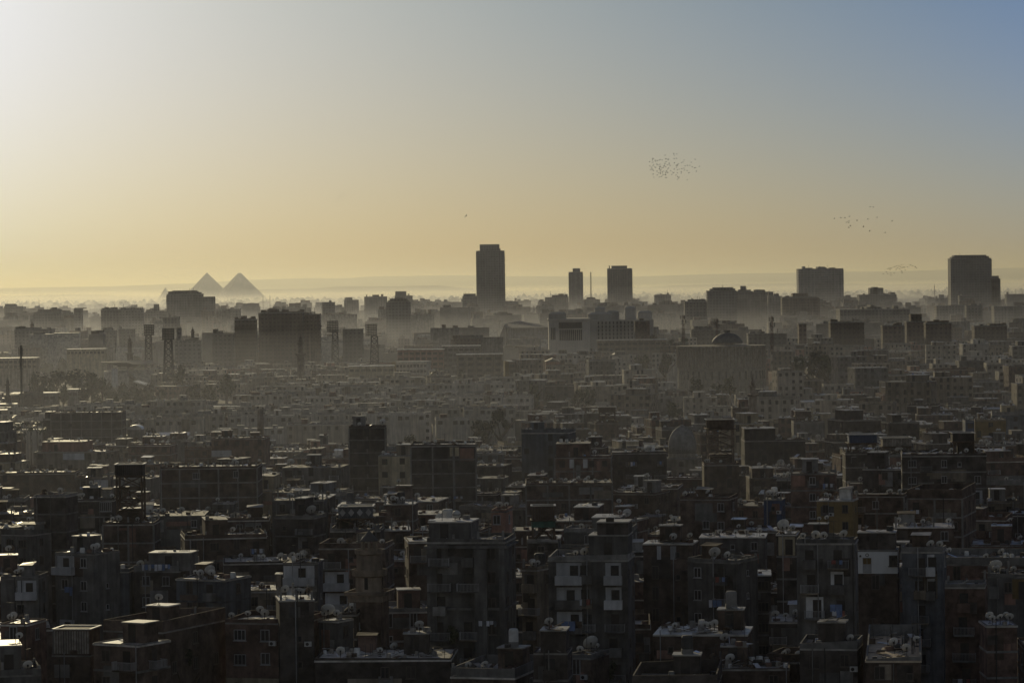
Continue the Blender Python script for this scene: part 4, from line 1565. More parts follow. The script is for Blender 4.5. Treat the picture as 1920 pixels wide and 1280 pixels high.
telecom(39, 641, 790, 1750, 'thick dark telecom mast with stubby antennas near the left edge', 2.6, True, 'steel', False)
telecom(1107.5, 508, 575, 5000, 'tall thin lattice mast between the two narrow towers', 1.8, False, 'steel')
telecom(1281, 588, 645, 2100, 'telecom mast with dense antennas, left of the dome of the round hall', 3.0)
telecom(1344, 595, 650, 2050, 'telecom mast with long side antennas beside the dome of the round hall', 2.6)
telecom(1447, 590, 660, 1900, 'telecom mast with a bulky head right of the round hall', 3.2)
telecom(1752, 532, 585, 5200, 'very thin lattice mast standing in the haze left of the stepped hotel tower', 1.0, False, 'steel')
telecom(216, 628, 662, 2700, 'bare flagpole-like mast left of the slender spired minaret', .8, False, 'steel', False)
telecom(493, 553, 580, 5600, 'short hair-thin mast on the horizon left of the dark apartment block', .7, False, 'steel')
telecom(506, 553, 580, 5600, 'second hair-thin horizon mast, nearer the dark apartment block', .7, False, 'steel')
telecom(73, 560, 580, 6000, 'hair-thin mast on the horizon above the left blocks', .7, False, 'steel')


# the stadium's four floodlight masts
def floodlight(x0, x1, top, hb, c0, c1, base, d, label, rz, plat):
    xc = (c0 + c1) / 2
    zb_ = max(0.0, at(xc, base, d).z - 2)
    s = d / F
    root = empty('floodlight_mast', (at(xc, base, d).x, d, zb_))
    zt = at(xc, hb, d).z - zb_
    zh = at(xc, top, d).z - zb_
    wb, wt = (c1 - c0) / 2 * s, (c1 - c0) / 2 * s * .62
    for sx in (-1, 1):
        for sy in (-1, 1):
            MB().bar((sx * wb, sy * wb, 0), (sx * wt, sy * wt, zt), .4).build('leg', 'steel', root)
    mb = MB()
    n = 9
    for k in range(n):
        f0, f1 = k / n, (k + 1) / n
        a, b = wb + (wt - wb) * f0, wb + (wt - wb) * f1
        for (p0, p1) in (((-1, -1), (1, -1)), ((1, -1), (1, 1)), ((1, 1), (-1, 1)), ((-1, 1), (-1, -1))):
            mb.bar((p0[0] * a, p0[1] * a, zt * f0), (p1[0] * b, p1[1] * b, zt * f1), .24)
            mb.bar((p1[0] * a, p1[1] * a, zt * f0), (p0[0] * b, p0[1] * b, zt * f1), .24)
            mb.bar((p0[0] * b, p0[1] * b, zt * f1), (p1[0] * b, p1[1] * b, zt * f1), .2)
    mb.build('lattice', 'steel', root)
    hx = ((x0 + x1) / 2 - xc) * s
    hw_ = (x1 - x0) / 2 * s / max(.5, math.cos(rz))
    head = put('lamp_frame', None, root, (hx, 0, zt), rz)
    head.name = 'lamp_head'
    mb = MB()
    rows = 7
    hh = zh - zt
    for k in range(rows):
        z = hh * (k + .6) / rows
        mb.box(-hw_, hw_, -.14, .14, z - .42, z - .16)
    for q in range(5):
        xx = -hw_ + (q + .0) * hw_ / 2
        mb.box(xx - .15, xx + .15, .15, .42, 0, hh)
    mb.build('rack_frame', 'steel', head)
    lm = MB().lathe([(.3, 0), (.55, .32), (.55, .5)], 8).mesh('lamp', 'lamp')
    for k in range(rows):
        for q in range(8):
            o = put('lamp', lm, head, (-hw_ + (q + .5) * hw_ / 4, -.16, hh * (k + .6) / rows + .15))
            o.rotation_euler = (math.pi / 2 + .4, 0, 0)
    mb = MB()
    ring(mb, -wt * 1.35 + plat * wt * 1.2, wt * 1.35 + plat * wt * 1.2, -wt * 1.3, wt * 1.3, .12, zt - .2, [zt + .02] * 4)
    ring(mb, -wt * 1.35 + plat * wt * 1.2, wt * 1.35 + plat * wt * 1.2, -wt * 1.3, wt * 1.3, .12, zt + 1.6, [zt + 1.8] * 4)
    for sx in (-1, 1):
        mb.bar((sx * wt * 1.3 + plat * wt * 1.2, -wt * 1.25, zt), (sx * wt * 1.3 + plat * wt * 1.2, -wt * 1.25, zt + 1.7), .08)
    mb.build('platform', 'steel', root)
    return tag(root, label, 'floodlight mast', 'floodlight masts of the stadium')


floodlight(272, 290, 608, 629, 272, 287, 712, 2480, 'floodlight mast farthest to the left, its lamp rack turned square to view', .2, -.9)
floodlight(306, 328, 615, 637, 307, 327, 742, 2150, 'widest, nearest floodlight mast beside the leftmost one, lamp rack above the stadium trees', -.1, -.9)
floodlight(615, 635.5, 601, 623, 622, 637, 712, 2450, 'floodlight mast beside the thick pencil minaret, platform on its right', .15, .9)
floodlight(688, 707, 607, 630, 694, 712, 714, 2400, 'floodlight mast farthest to the right, its lamp rack turned away edgewise', .7, .9)


# the stadium: one curved stand with a dark canopy and a bright end wall
def stadium():
    d = 2260.0
    c = at(300, 735, d)
    root = empty('stadium', (c.x, d + 70, 0))
    R, n = 46.0, 16
    mb, rf = MB(), MB()
    for i in range(n + 1):
        t = math.pi * .62 + (math.pi * 1.32 - math.pi * .62) * i / n
        cx, sx = math.cos(t), math.sin(t)
        for r, z in ((R * .7, 2), (R, 12), (R * 1.02, 12), (R * 1.02, -1)):
            mb.v.append((r * cx, r * sx * .9, z))
        for r, z in ((R * .78, 15.5), (R * 1.06, 18), (R * 1.06, 18.6), (R * .78, 16.1)):
            rf.v.append((r * cx, r * sx * .9, z))
    for i in range(n):
        for q in range(3):
            mb.f.append((i * 4 + q, (i + 1) * 4 + q, (i + 1) * 4 + q + 1, i * 4 + q + 1))
            mb.m.append(0)
        for q in range(4):
            rf.f.append((i * 4 + q, (i + 1) * 4 + q, (i + 1) * 4 + (q + 1) % 4, i * 4 + (q + 1) % 4))
            rf.m.append(0)
    mb.build('stand', 'roof', root)
    rf.build('canopy', 'steel', root)
    e = at(214, 720, d)
    MB().obox((e.x - c.x, -66, 9), (1.9, 1.2, 0), (-.2, .32, 0), (0, 0, 6.5)).build('end_wall', 'white', root)
    e = at(268, 735, d)
    mb = MB()
    mb.add([(e.x - c.x - 7, -66, 6.5), (e.x - c.x + 8, -62, 1.5), (e.x - c.x + 9, -40, 1.5), (e.x - c.x - 6, -44, 6.5),
            (e.x - c.x - 7, -66, 5.9), (e.x - c.x + 8, -62, .9), (e.x - c.x + 9, -40, .9), (e.x - c.x - 6, -44, 5.9)],
           [(0, 1, 2, 3), (7, 6, 5, 4), (0, 4, 5, 1), (1, 5, 6, 2), (2, 6, 7, 3), (3, 7, 4, 0)])
    mb.build('ramp_roof', 'roof_lit', root)
    tag(root, 'stadium with a curved dark canopy and a pale end wall among trees', 'stadium')


stadium()


# ------------------------------------------------------------------ the round hall, the court, sails and other large buildings
def round_hall():
    d = 1960.0
    s = d / F
    c = at(1357, 645, d)
    root = empty('round_hall', (c.x, d + 26, 0))
    zt, zm = at(1357, 649, d).z, at(1357, 690, d).z
    R = 84 * s
    MB().lathe([(R, zm), (R, zt - 1), (R * 1.012, zt - 1), (R * 1.012, zt), (R * .4, zt + .4)], 56).build('drum', 'stone', root)
    MB().lathe([(R * .985, -1), (R * .985, zm + .4), (R * .5, zm + .4)], 56).build('base_storey', 'stone', root)
    mb = MB()
    for k in range(40):
        t = -math.pi + k * math.pi / 40
        mb.box(-.35, .35, -.3, .3, zm, zt - 1)
        b = len(mb.v) - 8
        for q in range(b, b + 8):
            x, y, z = mb.v[q]
            mb.v[q] = (R * math.cos(t) + x * math.sin(t) + y * math.cos(t), R * math.sin(t) - x * math.cos(t) + y * math.sin(t), z)
    mb.build('rib_edging', 'minaret', root)
    for k in range(18):
        t = -math.pi + .18 + k * .16
        MB().box(-.55, .55, -.15, .15, 0, 5).build('window', 'glass', root, loc=(R * .985 * math.cos(t), R * .985 * math.sin(t), zm - 7), rz=t + math.pi / 2)
    cx = 12 * s
    prof = [(30 * s, 645), (29.5 * s, 642), (26 * s, 636), (20 * s, 630.5), (12 * s, 626.5), (6 * s, 625)]
    MB().lathe([(a, at(1357, b, d).z) for a, b in prof], 36, cx, 0).build('dome', 'lead', root, smooth_=True)
    MB().lathe([(5.5 * s, at(1357, 626, d).z), (5.5 * s, at(1357, 621, d).z), (7 * s, at(1357, 620.9, d).z), (7 * s, at(1357, 619.6, d).z)], 12, cx, 0).build('lantern', 'lead', root)
    tag(root, 'wide round stone hall with a low grey dome and lantern', 'hall')


round_hall()


def big(label, cat, x0, x1, ytop, d, mat, steps=(), th=0, dep=None, name='tower_block', roofbits=0, base=-1, sides=True, bits_mat=None, fins=0, group=None, slabs=None):
    """a far building: body plus stepped upper parts given as (x0, x1, ytop) in photo pixels"""
    xc = (x0 + x1) / 2
    p = at(xc, ytop, d)
    s = d / F
    W = (x1 - x0) * s
    dep = dep or max(12, W * .6)
    root = empty(name, (p.x, d, 0), math.radians(th))
    MB().box(-W / 2, W / 2, 0, dep, base, p.z).build('body', mat, root)
    MB().box(-W / 2 - .3, W / 2 + .3, -.3, dep + .3, p.z, p.z + .8).build('roof_edge', 'concrete', root)
    for i, (a, b, y) in enumerate(steps):
        z = at((a + b) / 2, y, d).z
        lo = p.z + .8
        if y > ytop:
            lo = base
        MB().box((a - xc) * s, (b - xc) * s, dep * .1 if y <= ytop else -dep * .06, dep * .9, lo + .003, z).build('penthouse' if y <= ytop else 'wing', mat, root)
    r = random.Random(int(x0 * 7 + d))
    for k in range(roofbits):
        x = r.uniform(-W / 2, W / 2 - 3)
        h_ = r.uniform(.6, 3.2) * (d / 3500)
        w = r.uniform(1.2, 5)
        if r.random() < .6:
            MB().box(x, x + w, dep * .15, dep * .5, p.z + .8, p.z + .8 + h_).build('roof_hut', mat, root)
        else:
            MB().bar((x, dep * .3, p.z + .8), (x, dep * .3, p.z + 1 + h_ * 2), .16).build('aerial', 'steel', root)
    if slabs:
        for k in range(3, int(p.z / 3.4)):
            o = r.uniform(.5, 1.3)
            MB().box(-W / 2 + W * slabs[0], W / 2 + o, dep * .05, dep * .8, k * 3.4, k * 3.4 + 1.3).build('balcony', 'concrete', root)
    if fins:
        for k in range(fins + 1):
            x = -W / 2 + W * k / fins
            MB().box(x - .5, x + .5, -.7, -.003, 0, p.z - 1).build('fin', mat, root)
    return tag(root, label, cat, group)


T = 'tower'
big('tallest dark tower with a stepped flat crown, middle of the skyline', 'tower', 893, 945.5, 471, 4500, 'tower', [(899.5, 936.5, 458)], fins=6, roofbits=3, slabs=(.93,))
o_ = big('slim dark tower with a narrow raised top, left of the thin lattice mast', 'tower', 1066.5, 1092.5, 510.5, 5300, 'tower', [(1074, 1088, 503)], fins=3)
big('broad dark tower with a flat cap, right of the thin lattice mast', 'tower', 1139, 1185, 504, 5000, 'tower', [(1147, 1176, 498)], fins=5, roofbits=2)
big('wide slab tower with a fine window grid and rooftop aerials', 'tower', 1497.5, 1581, 504.5, 5000, 'tower2', [(1511, 1524, 502), (1534, 1548, 500), (1557, 1567, 501.5)], fins=14, roofbits=9)
big('great hotel tower with rounded shoulders and a lower right wing, right edge of the skyline', 'tower', 1783, 1858.5, 485, 4400, 'tower', [(1786, 1855, 481), (1790, 1850, 478), (1857, 1872, 517), (1858, 1875, 522)], fins=8, roofbits=6, slabs=(.97,))
big('unfinished tower block with open concrete floors on top, in front of the pyramids', 'tower', 312.5, 378, 552, 4000, 'block', [(316, 375, 548), (323, 366, 544.5), (377, 400.5, 556)], roofbits=14, fins=5)
big('dark block with a rounded crown of aerials in the haze', 'tower', 724, 769.5, 567, 3500, 'tower', [(727, 768, 563), (731, 764, 559.5), (740, 756, 557.5)], roofbits=8)
big('broad near-black apartment block with dishes and huts on its roof', 'apartment block', 484.5, 567, 587.5, 2600, 'block2', [(503, 520, 578.5), (494, 556, 584)], roofbits=12, dep=20, name='apartment_tower')
big('balconied dark wing block joined to the broad near-black block', 'apartment block', 561, 599, 590, 2640, 'block2', [(561.5, 568.5, 580)], roofbits=6, dep=18, name='apartment_tower', fins=4, slabs=(.8,))
big('red-brown apartment block with pale floor bands', 'apartment block', 439.5, 480, 600.5, 2700, 'block2', [(445, 478, 596.5), (451, 461, 592)], roofbits=5, name='apartment_tower')
big('office block widening upwards floor by floor, in front of the slab tower', 'office', 1467, 1536, 558, 3600, 'block2', [(1487, 1515.5, 549.5), (1470, 1533, 556)], roofbits=4, name='office_block', fins=9)
big('very wide flat-topped hazy block with a small central lift tower', 'office', 1575, 1706, 580.5, 3200, 'block', [(1626, 1654, 575), (1633, 1642, 571.5)], roofbits=5, name='office_block')
big('stepped hazy block rising to a square central tower, right of the slab tower', 'office', 1611, 1681, 553, 4300, 'block', [(1632, 1657, 539.5), (1638, 1647, 538), (1670, 1679, 548)], roofbits=7, name='office_block')
big('dark square block with a ragged roof, right of the two narrow towers', 'apartment block', 1326, 1381, 546, 3700, 'tower', [(1332, 1379, 541), (1337, 1375, 538.5)], roofbits=12, name='apartment_tower')
big('block with a drum-shaped roof room, right of the dark square block', 'apartment block', 1381, 1411, 547, 3900, 'block', [(1389, 1399, 536), (1384, 1408, 543)], roofbits=4, name='apartment_tower')
big('hazy block with flat raised roof room ending the row beside the dark square block', 'apartment block', 1411, 1450, 548, 3950, 'block', [(1414, 1434, 543)], roofbits=3, name='apartment_tower')
big('dark rounded hazy block in front of the dark square block', 'apartment block', 1284, 1326, 566, 3300, 'block', [(1290, 1322, 561)], roofbits=9, name='apartment_tower')
big('small ragged block on the far treeline right of the broad dark tower', 'apartment block', 1227, 1258, 554, 4600, 'block', [(1230, 1256, 552)], roofbits=7, name='apartment_tower')
big('stocky dark block leaning on the tallest tower', 'apartment block', 867, 894, 556, 4300, 'tower', [(869.5, 892, 550.5)], roofbits=6, name='apartment_tower')
big('pale block with a square billboard-like lift tower, left of the rounded-crown block', 'apartment block', 683, 725, 557, 4600, 'block', [(698, 710, 552.5)], roofbits=4, name='apartment_tower')
big('hazy block with a tall square roof box, behind the rounded-crown block', 'apartment block', 740, 773, 555, 4900, 'block', [(741, 761.5, 546)], roofbits=2, name='apartment_tower')
big('square plain block between the broad near-black block and the rounded-crown block', 'apartment block', 604, 627, 567.5, 3800, 'block', [], roofbits=1, name='apartment_tower')
big('small stepped block with a spiky roof on the horizon, left of the billboard-like lift tower', 'apartment block', 645, 672, 563, 4700, 'block', [(649, 660, 557.5)], roofbits=5, name='apartment_tower')
big('plain dark box of a building right of a floodlight mast', 'office', 642.5, 680, 618, 2600, 'block', [], roofbits=1, name='office_block')
big('hazy flat block with a tall left corner at the left edge', 'apartment block', 8, 40, 575, 4500, 'block', [(9, 27, 569.5)], roofbits=2, name='apartment_tower')
big('hazy stepped block with a pointed roof room, near the left edge', 'apartment block', 63, 115, 586, 3700, 'block', [(80, 113, 580), (96, 104, 576)], roofbits=8, name='apartment_tower')
big('dark cube block with a paler block behind, left of the unfinished tower block', 'apartment block', 138, 153, 580, 3700, 'block', [(140, 160, 577)], roofbits=2, name='apartment_tower')
big('ragged dark block in the left haze, second left of the unfinished tower block', 'apartment block', 189, 222, 581, 3600, 'block', [(194, 214, 578)], roofbits=10, name='apartment_tower')
big('dark ragged-roofed block next left of the unfinished tower block', 'apartment block', 225, 267, 582, 3600, 'block', [(232, 266, 577.5)], roofbits=12, name='apartment_tower')
big('water-tower-shaped roof room on a hazy block just left of the unfinished tower block', 'apartment block', 273, 312, 584, 3900, 'block', [(288, 296.5, 570)], roofbits=5, name='apartment_tower')
big('wide hazy block with a domed turret near the left edge', 'apartment block', 27, 97, 618, 2900, 'block', [(30, 40, 616), (47, 73, 613.5)], roofbits=10, name='apartment_tower')
big('low hazy annex right of the wide hazy block with the turret', 'apartment block', 90, 119, 629, 2850, 'block', [], roofbits=3, name='apartment_tower')
big('hazy block bristling with aerials left of the floodlight masts', 'apartment block', 191, 217, 620, 3000, 'block', [(196, 210, 615.5)], roofbits=9, name='apartment_tower')
big('plain hazy block behind the leftmost floodlight mast', 'apartment block', 222, 251, 617.5, 3050, 'block', [], roofbits=2, name='apartment_tower')
big('square hazy block right below the unfinished tower block', 'apartment block', 305, 335, 595, 3300, 'block', [], roofbits=4, name='apartment_tower')
big('block with an open rooftop frame left of the red-brown block', 'apartment block', 398, 437, 627, 2550, 'block', [(399, 404, 617), (400, 416, 621), (402, 407, 616.5)], roofbits=2, name='apartment_tower')
big('pale hazy cube high behind the red-brown block', 'apartment block', 432, 450, 580, 3800, 'block', [], roofbits=1, name='apartment_tower')
big('dark low block right of the nearest floodlight mast', 'apartment block', 328, 375, 640, 2500, 'block', [(331, 338, 614)], roofbits=6, name='apartment_tower')
big('wide dark block with rooftop aerials in the right haze', 'apartment block', 1557, 1620, 605, 2300, 'block2', [(1560, 1590, 602.5)], roofbits=9, name='apartment_tower')
big('narrow dark tower block left of the wide dark block with aerials', 'apartment block', 1498, 1512, 608.5, 2250, 'block2', [], name='apartment_tower')
big('dark block with a right corner tower in the right haze', 'apartment block', 1655, 1693, 612, 2300, 'block2', [(1657, 1666, 609.5), (1680, 1692, 604.5)], roofbits=3, name='apartment_tower')
big('dark block with an overhanging rooftop slab in the right haze', 'apartment block', 1700, 1736, 604, 2350, 'block2', [(1710, 1727, 590), (1708, 1729, 588.5)], roofbits=3, name='apartment_tower')
big('brownish block with a dark lift tower right of the overhanging slab block', 'apartment block', 1736, 1784, 607, 2250, 'block2', [(1738, 1751, 602), (1769, 1780, 600.5)], roofbits=5, name='apartment_tower')
big('wide low dark block near the right edge', 'apartment block', 1827, 1888, 612, 2400, 'block2', [(1856, 1880, 607)], roofbits=5, name='apartment_tower')
big('pale gridded block below the great hotel tower', 'apartment block', 1756, 1812, 574, 3600, 'block', [(1783, 1811, 571)], roofbits=4, name='apartment_tower')
big('dark stepped block below the lower wing of the great hotel tower', 'apartment block', 1812, 1842, 574, 3300, 'block', [(1820, 1832, 569)], roofbits=5, name='apartment_tower')
big('long hazy block at the right edge behind the dark stepped block', 'apartment block', 1864, 1925, 575, 3500, 'block', [(1868, 1912, 574)], roofbits=4, name='apartment_tower')
big('faint flat block on the right horizon', 'apartment block', 1887, 1925, 552, 4700, 'block', [], roofbits=4, name='apartment_tower')
big('dark hut-topped block at the foot of the great hotel tower', 'apartment block', 1799, 1825, 555, 4000, 'tower', [(1803, 1823, 552)], roofbits=1, name='apartment_tower')
big('pale ragged block left of the office block that widens upwards', 'apartment block', 1440, 1466, 556, 3800, 'block', [(1441, 1450, 547)], roofbits=3, name='apartment_tower')
big('tan windowless cube beside the law court', 'office', 1190.5, 1218, 602.5, 2400, 'brown', [(1199, 1207, 597)], name='office_block')
big('low dark building behind the dome of the round hall', 'office', 1296, 1350, 620, 2500, 'block', [(1301, 1332, 611.5)], roofbits=3, name='office_block')
big('long low dark building right of the round hall', 'office', 1403, 1475, 627, 2300, 'block', [(1428, 1434, 621)], roofbits=5, name='office_block')
big('low block under the thin lattice mast', 'apartment block', 1094, 1125, 562, 4700, 'block', [(1100, 1116, 557.5)], roofbits=3, name='apartment_tower')
big('ragged low block left of the slim dark tower', 'apartment block', 1022, 1066, 558, 4600, 'block', [(1035, 1060, 553), (1047, 1057, 550.5)], roofbits=8, name='apartment_tower')


def court():
    """the pale law court: two facades meeting at a corner, rounded roof turrets"""
    d = 2440.0
    s = d / F
    xa, xm, xb = 1029, 1106, 1227
    pm = at(xm, 600, d)
    zt = at(xm, 600, d).z
    root = empty('law_court', (pm.x, d, 0))
    wl, wr = (xm - xa) * s, (xb - xm) * s
    MB().box(-wl, 0, 0, 60, -1, zt).build('left_block', 'court', root)
    # right facade turned away
    mb = MB()
    a = math.radians(16)
    ux, uy = math.cos(a), math.sin(a)
    L = wr / ux
    mb.add([(0.01, 0.01, -1), (L * ux, L * uy, -1), (L * ux - 30 * uy, L * uy + 30 * ux, -1), (0.01, 40, -1),
            (0.01, 0.01, zt - .2), (L * ux, L * uy, zt - .2), (L * ux - 30 * uy, L * uy + 30 * ux, zt - .2), (0.01, 40, zt - .2)],
           [(4, 5, 6, 7), (0, 1, 5, 4), (1, 2, 6, 5), (2, 3, 7, 6), (3, 0, 4, 7)])
    mb.build('right_block', 'court', root)
    MB().box(-wl - .8, .6, -.8, 60.5, zt, zt + 1.2).build('cornice', 'court', root)
    for x0, x1, row, y in ((1029, 1062, 585, 4), (1104, 1150, 586, 26), (1117, 1138, 575.5, 30), (1139, 1164, 583, 34), (1175, 1195.5, 574.5, 34), (1200, 1227, 583.5, 40)):
        z = at(x0, row, d).z
        x_, w_ = ((x0 + x1) / 2 - xm) * s, (x1 - x0) * s
        mb = MB()
        mb.box(-w_ / 2, w_ / 2, 0, w_ * .8, zt - .5, z - 1.6)
        mb.build('roof_turret', 'court', root, loc=(x_, y, 0))
        b = w_ / 2
        mb = MB()
        mb.add([(-b - .4, -.4, z - 1.6), (b + .4, -.4, z - 1.6), (b + .4, w_ * .8 + .4, z - 1.6), (-b - .4, w_ * .8 + .4, z - 1.6), (-b * .7, b * .3, z), (b * .7, b * .3, z), (b * .7, w_ * .8 - b * .3, z), (-b * .7, w_ * .8 - b * .3, z)],
               [(0, 3, 2, 1), (4, 5, 6, 7), (0, 1, 5, 4), (1, 2, 6, 5), (2, 3, 7, 6), (3, 0, 4, 7)])
        mb.build('turret_cap', 'court', root, loc=(x_, y, 0))
    lv = MB().box(-.55, .55, -.25, .1, 0, 4.6).mesh('louvre', 'glass')
    for k in range(15):
        put('louvre', lv, root, ((1049 + 2.9 * k - xm) * s, 0, at(1070, 615.5, d).z))
    wn = MB().box(-.5, .5, -.2, .1, 0, 2.0).mesh('window', 'shutter')
    for k in range(12):
        for j in range(4):
            put('window', wn, root, ((1050 + 3.6 * k - xm) * s, 0, at(1070, 623 + 5 * j, d).z))
    for k in range(3):
        put('window', MB().box(-.4, .4, -.2, .1, 0, 9).mesh('window', 'glass'), root, ((1034 + 3 * k - xm) * s, 0, at(1036, 637, d).z))
    for k in range(13):
        for j in range(5):
            put('window', wn, root, ((14 + k * 7.2) * s * .98 + 1, (14 + k * 7.2) * s * .98 * uy / ux - .1, at(1130, 608 + 7 * j, d).z), a)
    tag(root, 'large pale law court with rounded roof turrets, tall louvres and rows of windows', 'court')


court()


def sail_hall():
    d = 3000.0
    s = d / F
    p = at(935, 612, d)
    root = empty('glass_hall', (p.x, d, 0))
    mb = MB()
    pr = [(0, 650), (1, 636), (4, 624), (8, 615), (12, 607), (13, 613), (13, 650)]
    vs_ = [(x * s, 0, at(940, y, d).z) for x, y in pr]
    n = len(vs_)
    mb.add([(x, y, z) for x, y, z in vs_] + [(x + 2, y + 22, z) for x, y, z in vs_], [tuple(range(n))[::-1]] + [(k, (k + 1) % n, n + (k + 1) % n, n + k) for k in range(n)])
    mb.build('sail_roof', 'steel', root)
    z = at(960, 615, d).z
    MB().box(16 * s, 95 * s, 5, 40, -1, z).build('glass_body', 'slate', root)
    mb = MB()
    mb.add([(14 * s, 2, z + .1), (95 * s, 2, z + .1), (95 * s, 42, z + 2), (40 * s, 42, z + 6), (14 * s, 42, z + 4)], [(0, 1, 2, 3, 4)])
    mb.add([(14 * s, 2, z - .6), (95 * s, 2, z - .6), (95 * s, 42, z - .6), (14 * s, 42, z - .6)], [(0, 3, 2, 1)])
    mb.build('roof', 'slate', root)
    tag(root, 'faint glass hall with a curved sail-shaped end left of the law court', 'hall')


sail_hall()

SWIN = MB().box(-1.6, 1.6, -.15, .1, 0, 1.7).mesh('window', 'shutter')


def school(label, x0, x1, ytop, ybot, d, mat, cols, rows, th=0, lit=None, name='school_block'):
    s = d / F
    xc = (x0 + x1) / 2
    p = at(xc, ytop, d)
    W = (x1 - x0) * s / math.cos(math.radians(th))
    root = empty(name, (p.x, d, 0), math.radians(th))
    MB().box(-W / 2, W / 2, 0, 14, -1, p.z).build('body', mat, root)
    MB().box(-W / 2 - .4, W / 2 + .4, -.4, 14.4, p.z, p.z + .5).build('roof', 'roof_lit', root)
    for j in range(rows):
        for k in range(cols):
            put('window', SWIN, root, (-W / 2 + W * (k + .5) / cols, 0, p.z - 3.3 - j * 3.6), None, (min(1, W / cols / 4.3), 1, 1))
    if lit:
        MB().box(-W / 2 - 2.6, -W / 2 - .01, -.6, 9, -1, p.z + .3).build('stair_tower', lit, root)
    return tag(root, label, 'school', 'long school-like blocks with rows of wide windows')


school('long school-like block with four rows of wide windows below the plain dark box', 745, 832, 656, 692, 2250, 'pink', 8, 4)
school('grey school-like block with a pale grid front beside the four-row block', 829, 900, 649, 690, 2300, 'grey', 7, 4)
school('school-like block with a sunlit roof and wide dark windows, below the tallest tower', 856, 942, 665, 706, 2050, 'beige', 5, 4, 0)
school('school-like block with a glowing yellow stair tower at its corner', 954, 1004, 678, 706, 1980, 'beige', 4, 2, 4, 'yellow')
school('low white school-like block with large windows behind the rightmost floodlight mast', 654, 738, 687, 706, 2150, 'cream', 8, 1)
school('pale school-like block with small windows and a yellow end, behind the rightmost floodlight mast', 742, 800, 679, 700, 2180, 'estate', 9, 3, -10, 'yellow')
school('long low pale building with a bright roof and row of windows near the left edge', 125, 196, 655, 668, 2500, 'cream', 10, 1, 0, None, 'long_building')
school('dark long building with a bright roof edge at the left edge', -10, 68, 672, 700, 2350, 'beige', 9, 2, 0, None, 'long_building')
school('low shed with a bright roof in two steps below the stadium trees', 20, 105, 738, 752, 1850, 'grey', 7, 1, 0, None, 'long_building')
school('short building with a brilliant white roof below the stadium trees', 126, 155, 731, 745, 1900, 'grey', 3, 1, 0, None, 'long_building')
school('long brown block with a bright roofline below the law court', 1000, 1110, 664, 690, 2300, 'pink', 10, 2, 0, None, 'long_building')
school('grey-beige block with regular windows below the law court', 1120, 1250, 638, 665, 2350, 'beige', 12, 2, 0, None, 'long_building')


def temple(label, x, w, ytop, ybase, d):
    s = d / F
    p = at(x, ytop, d)
    root = empty('pediment_hall', (p.x, d, 0))
    W = w * s
    ze = at(x, ytop + 6, d).z
    MB().box(-W / 2, W / 2, 0, 26, -1, ze).build('body', 'pink', root)
    mb = MB()
    mb.add([(-W / 2 - .5, -.6, ze), (W / 2 + .5, -.6, ze), (0, -.6, p.z), (-W / 2 - .5, 27, ze), (W / 2 + .5, 27, ze), (0, 27, p.z)], [(0, 1, 2), (5, 4, 3), (0, 2, 5, 3), (1, 4, 5, 2), (0, 3, 4, 1)])
    mb.build('gable_roof', 'roof_dark', root)
    for k in range(4):
        MB().box(-.55, .55, -.4, -.003, 0, ze - 2).build('column', 'cream', root, loc=(-W / 2 + W * (k + .5) / 4, 0, 0))
    return tag(root, label, 'hall', 'gabled halls with tall columns')


temple('gabled hall with tall lit columns below the law court', 1036, 26, 672, 712, 2050)
temple('smaller gabled roof half hidden by trees below the law court', 1160, 22, 660, 690, 2250)
# sheds by the big tree at the left
sh = at(252, 797, 1240)
r_ = empty('vaulted_shed', (sh.x, 1240, ground_z(1240)))
zt = sh.z - ground_z(1240)
w_ = 27 * 1240 / F
mb = MB()
pr = [(-w_ / 2 * math.cos(math.pi * k / 10), zt - 1.7 + 1.7 * math.sin(math.pi * k / 10)) for k in range(11)]
mb.add([(x, 0, z) for x, z in pr] + [(x, 9, z) for x, z in pr], [tuple(range(11)), tuple(range(11, 22))[::-1]] + [(k, 11 + k, 12 + k, k + 1) for k in range(10)] + [(0, 10, 21, 11)])
mb.build('vault_roof', 'sheet', r_)
MB().box(-w_ / 2, w_ / 2, .2, 8.8, -1, zt - 1.72).build('wall', 'grey', r_)
tag(r_, 'open shed with a bright vaulted tin roof beside the broad dark block', 'shed')
sh = at(313, 811, 1230)
r_ = empty('long_shed', (sh.x, 1230, ground_z(1230)))
zt = sh.z - ground_z(1230)
w_ = 80 * 1230 / F
MB().box(-w_ / 2, w_ / 2, 0, 9, -1, zt - 1).build('wall', 'estate', r_)
mb = MB()
mb.add([(-w_ / 2 - .2, -.3, zt - 1), (w_ / 2 + .2, -.3, zt - 1), (w_ / 2 + .2, 4.5, zt), (-w_ / 2 - .2, 4.5, zt), (w_ / 2 + .2, 9.3, zt - 1), (-w_ / 2 - .2, 9.3, zt - 1)], [(0, 1, 2, 3), (3, 2, 4, 5), (0, 3, 5), (1, 4, 2), (0, 5, 4, 1)])
mb.build('roof', 'sheet', r_)
tag(r_, 'long white-walled shed with a low tin roof in front of the pale estate', 'shed')
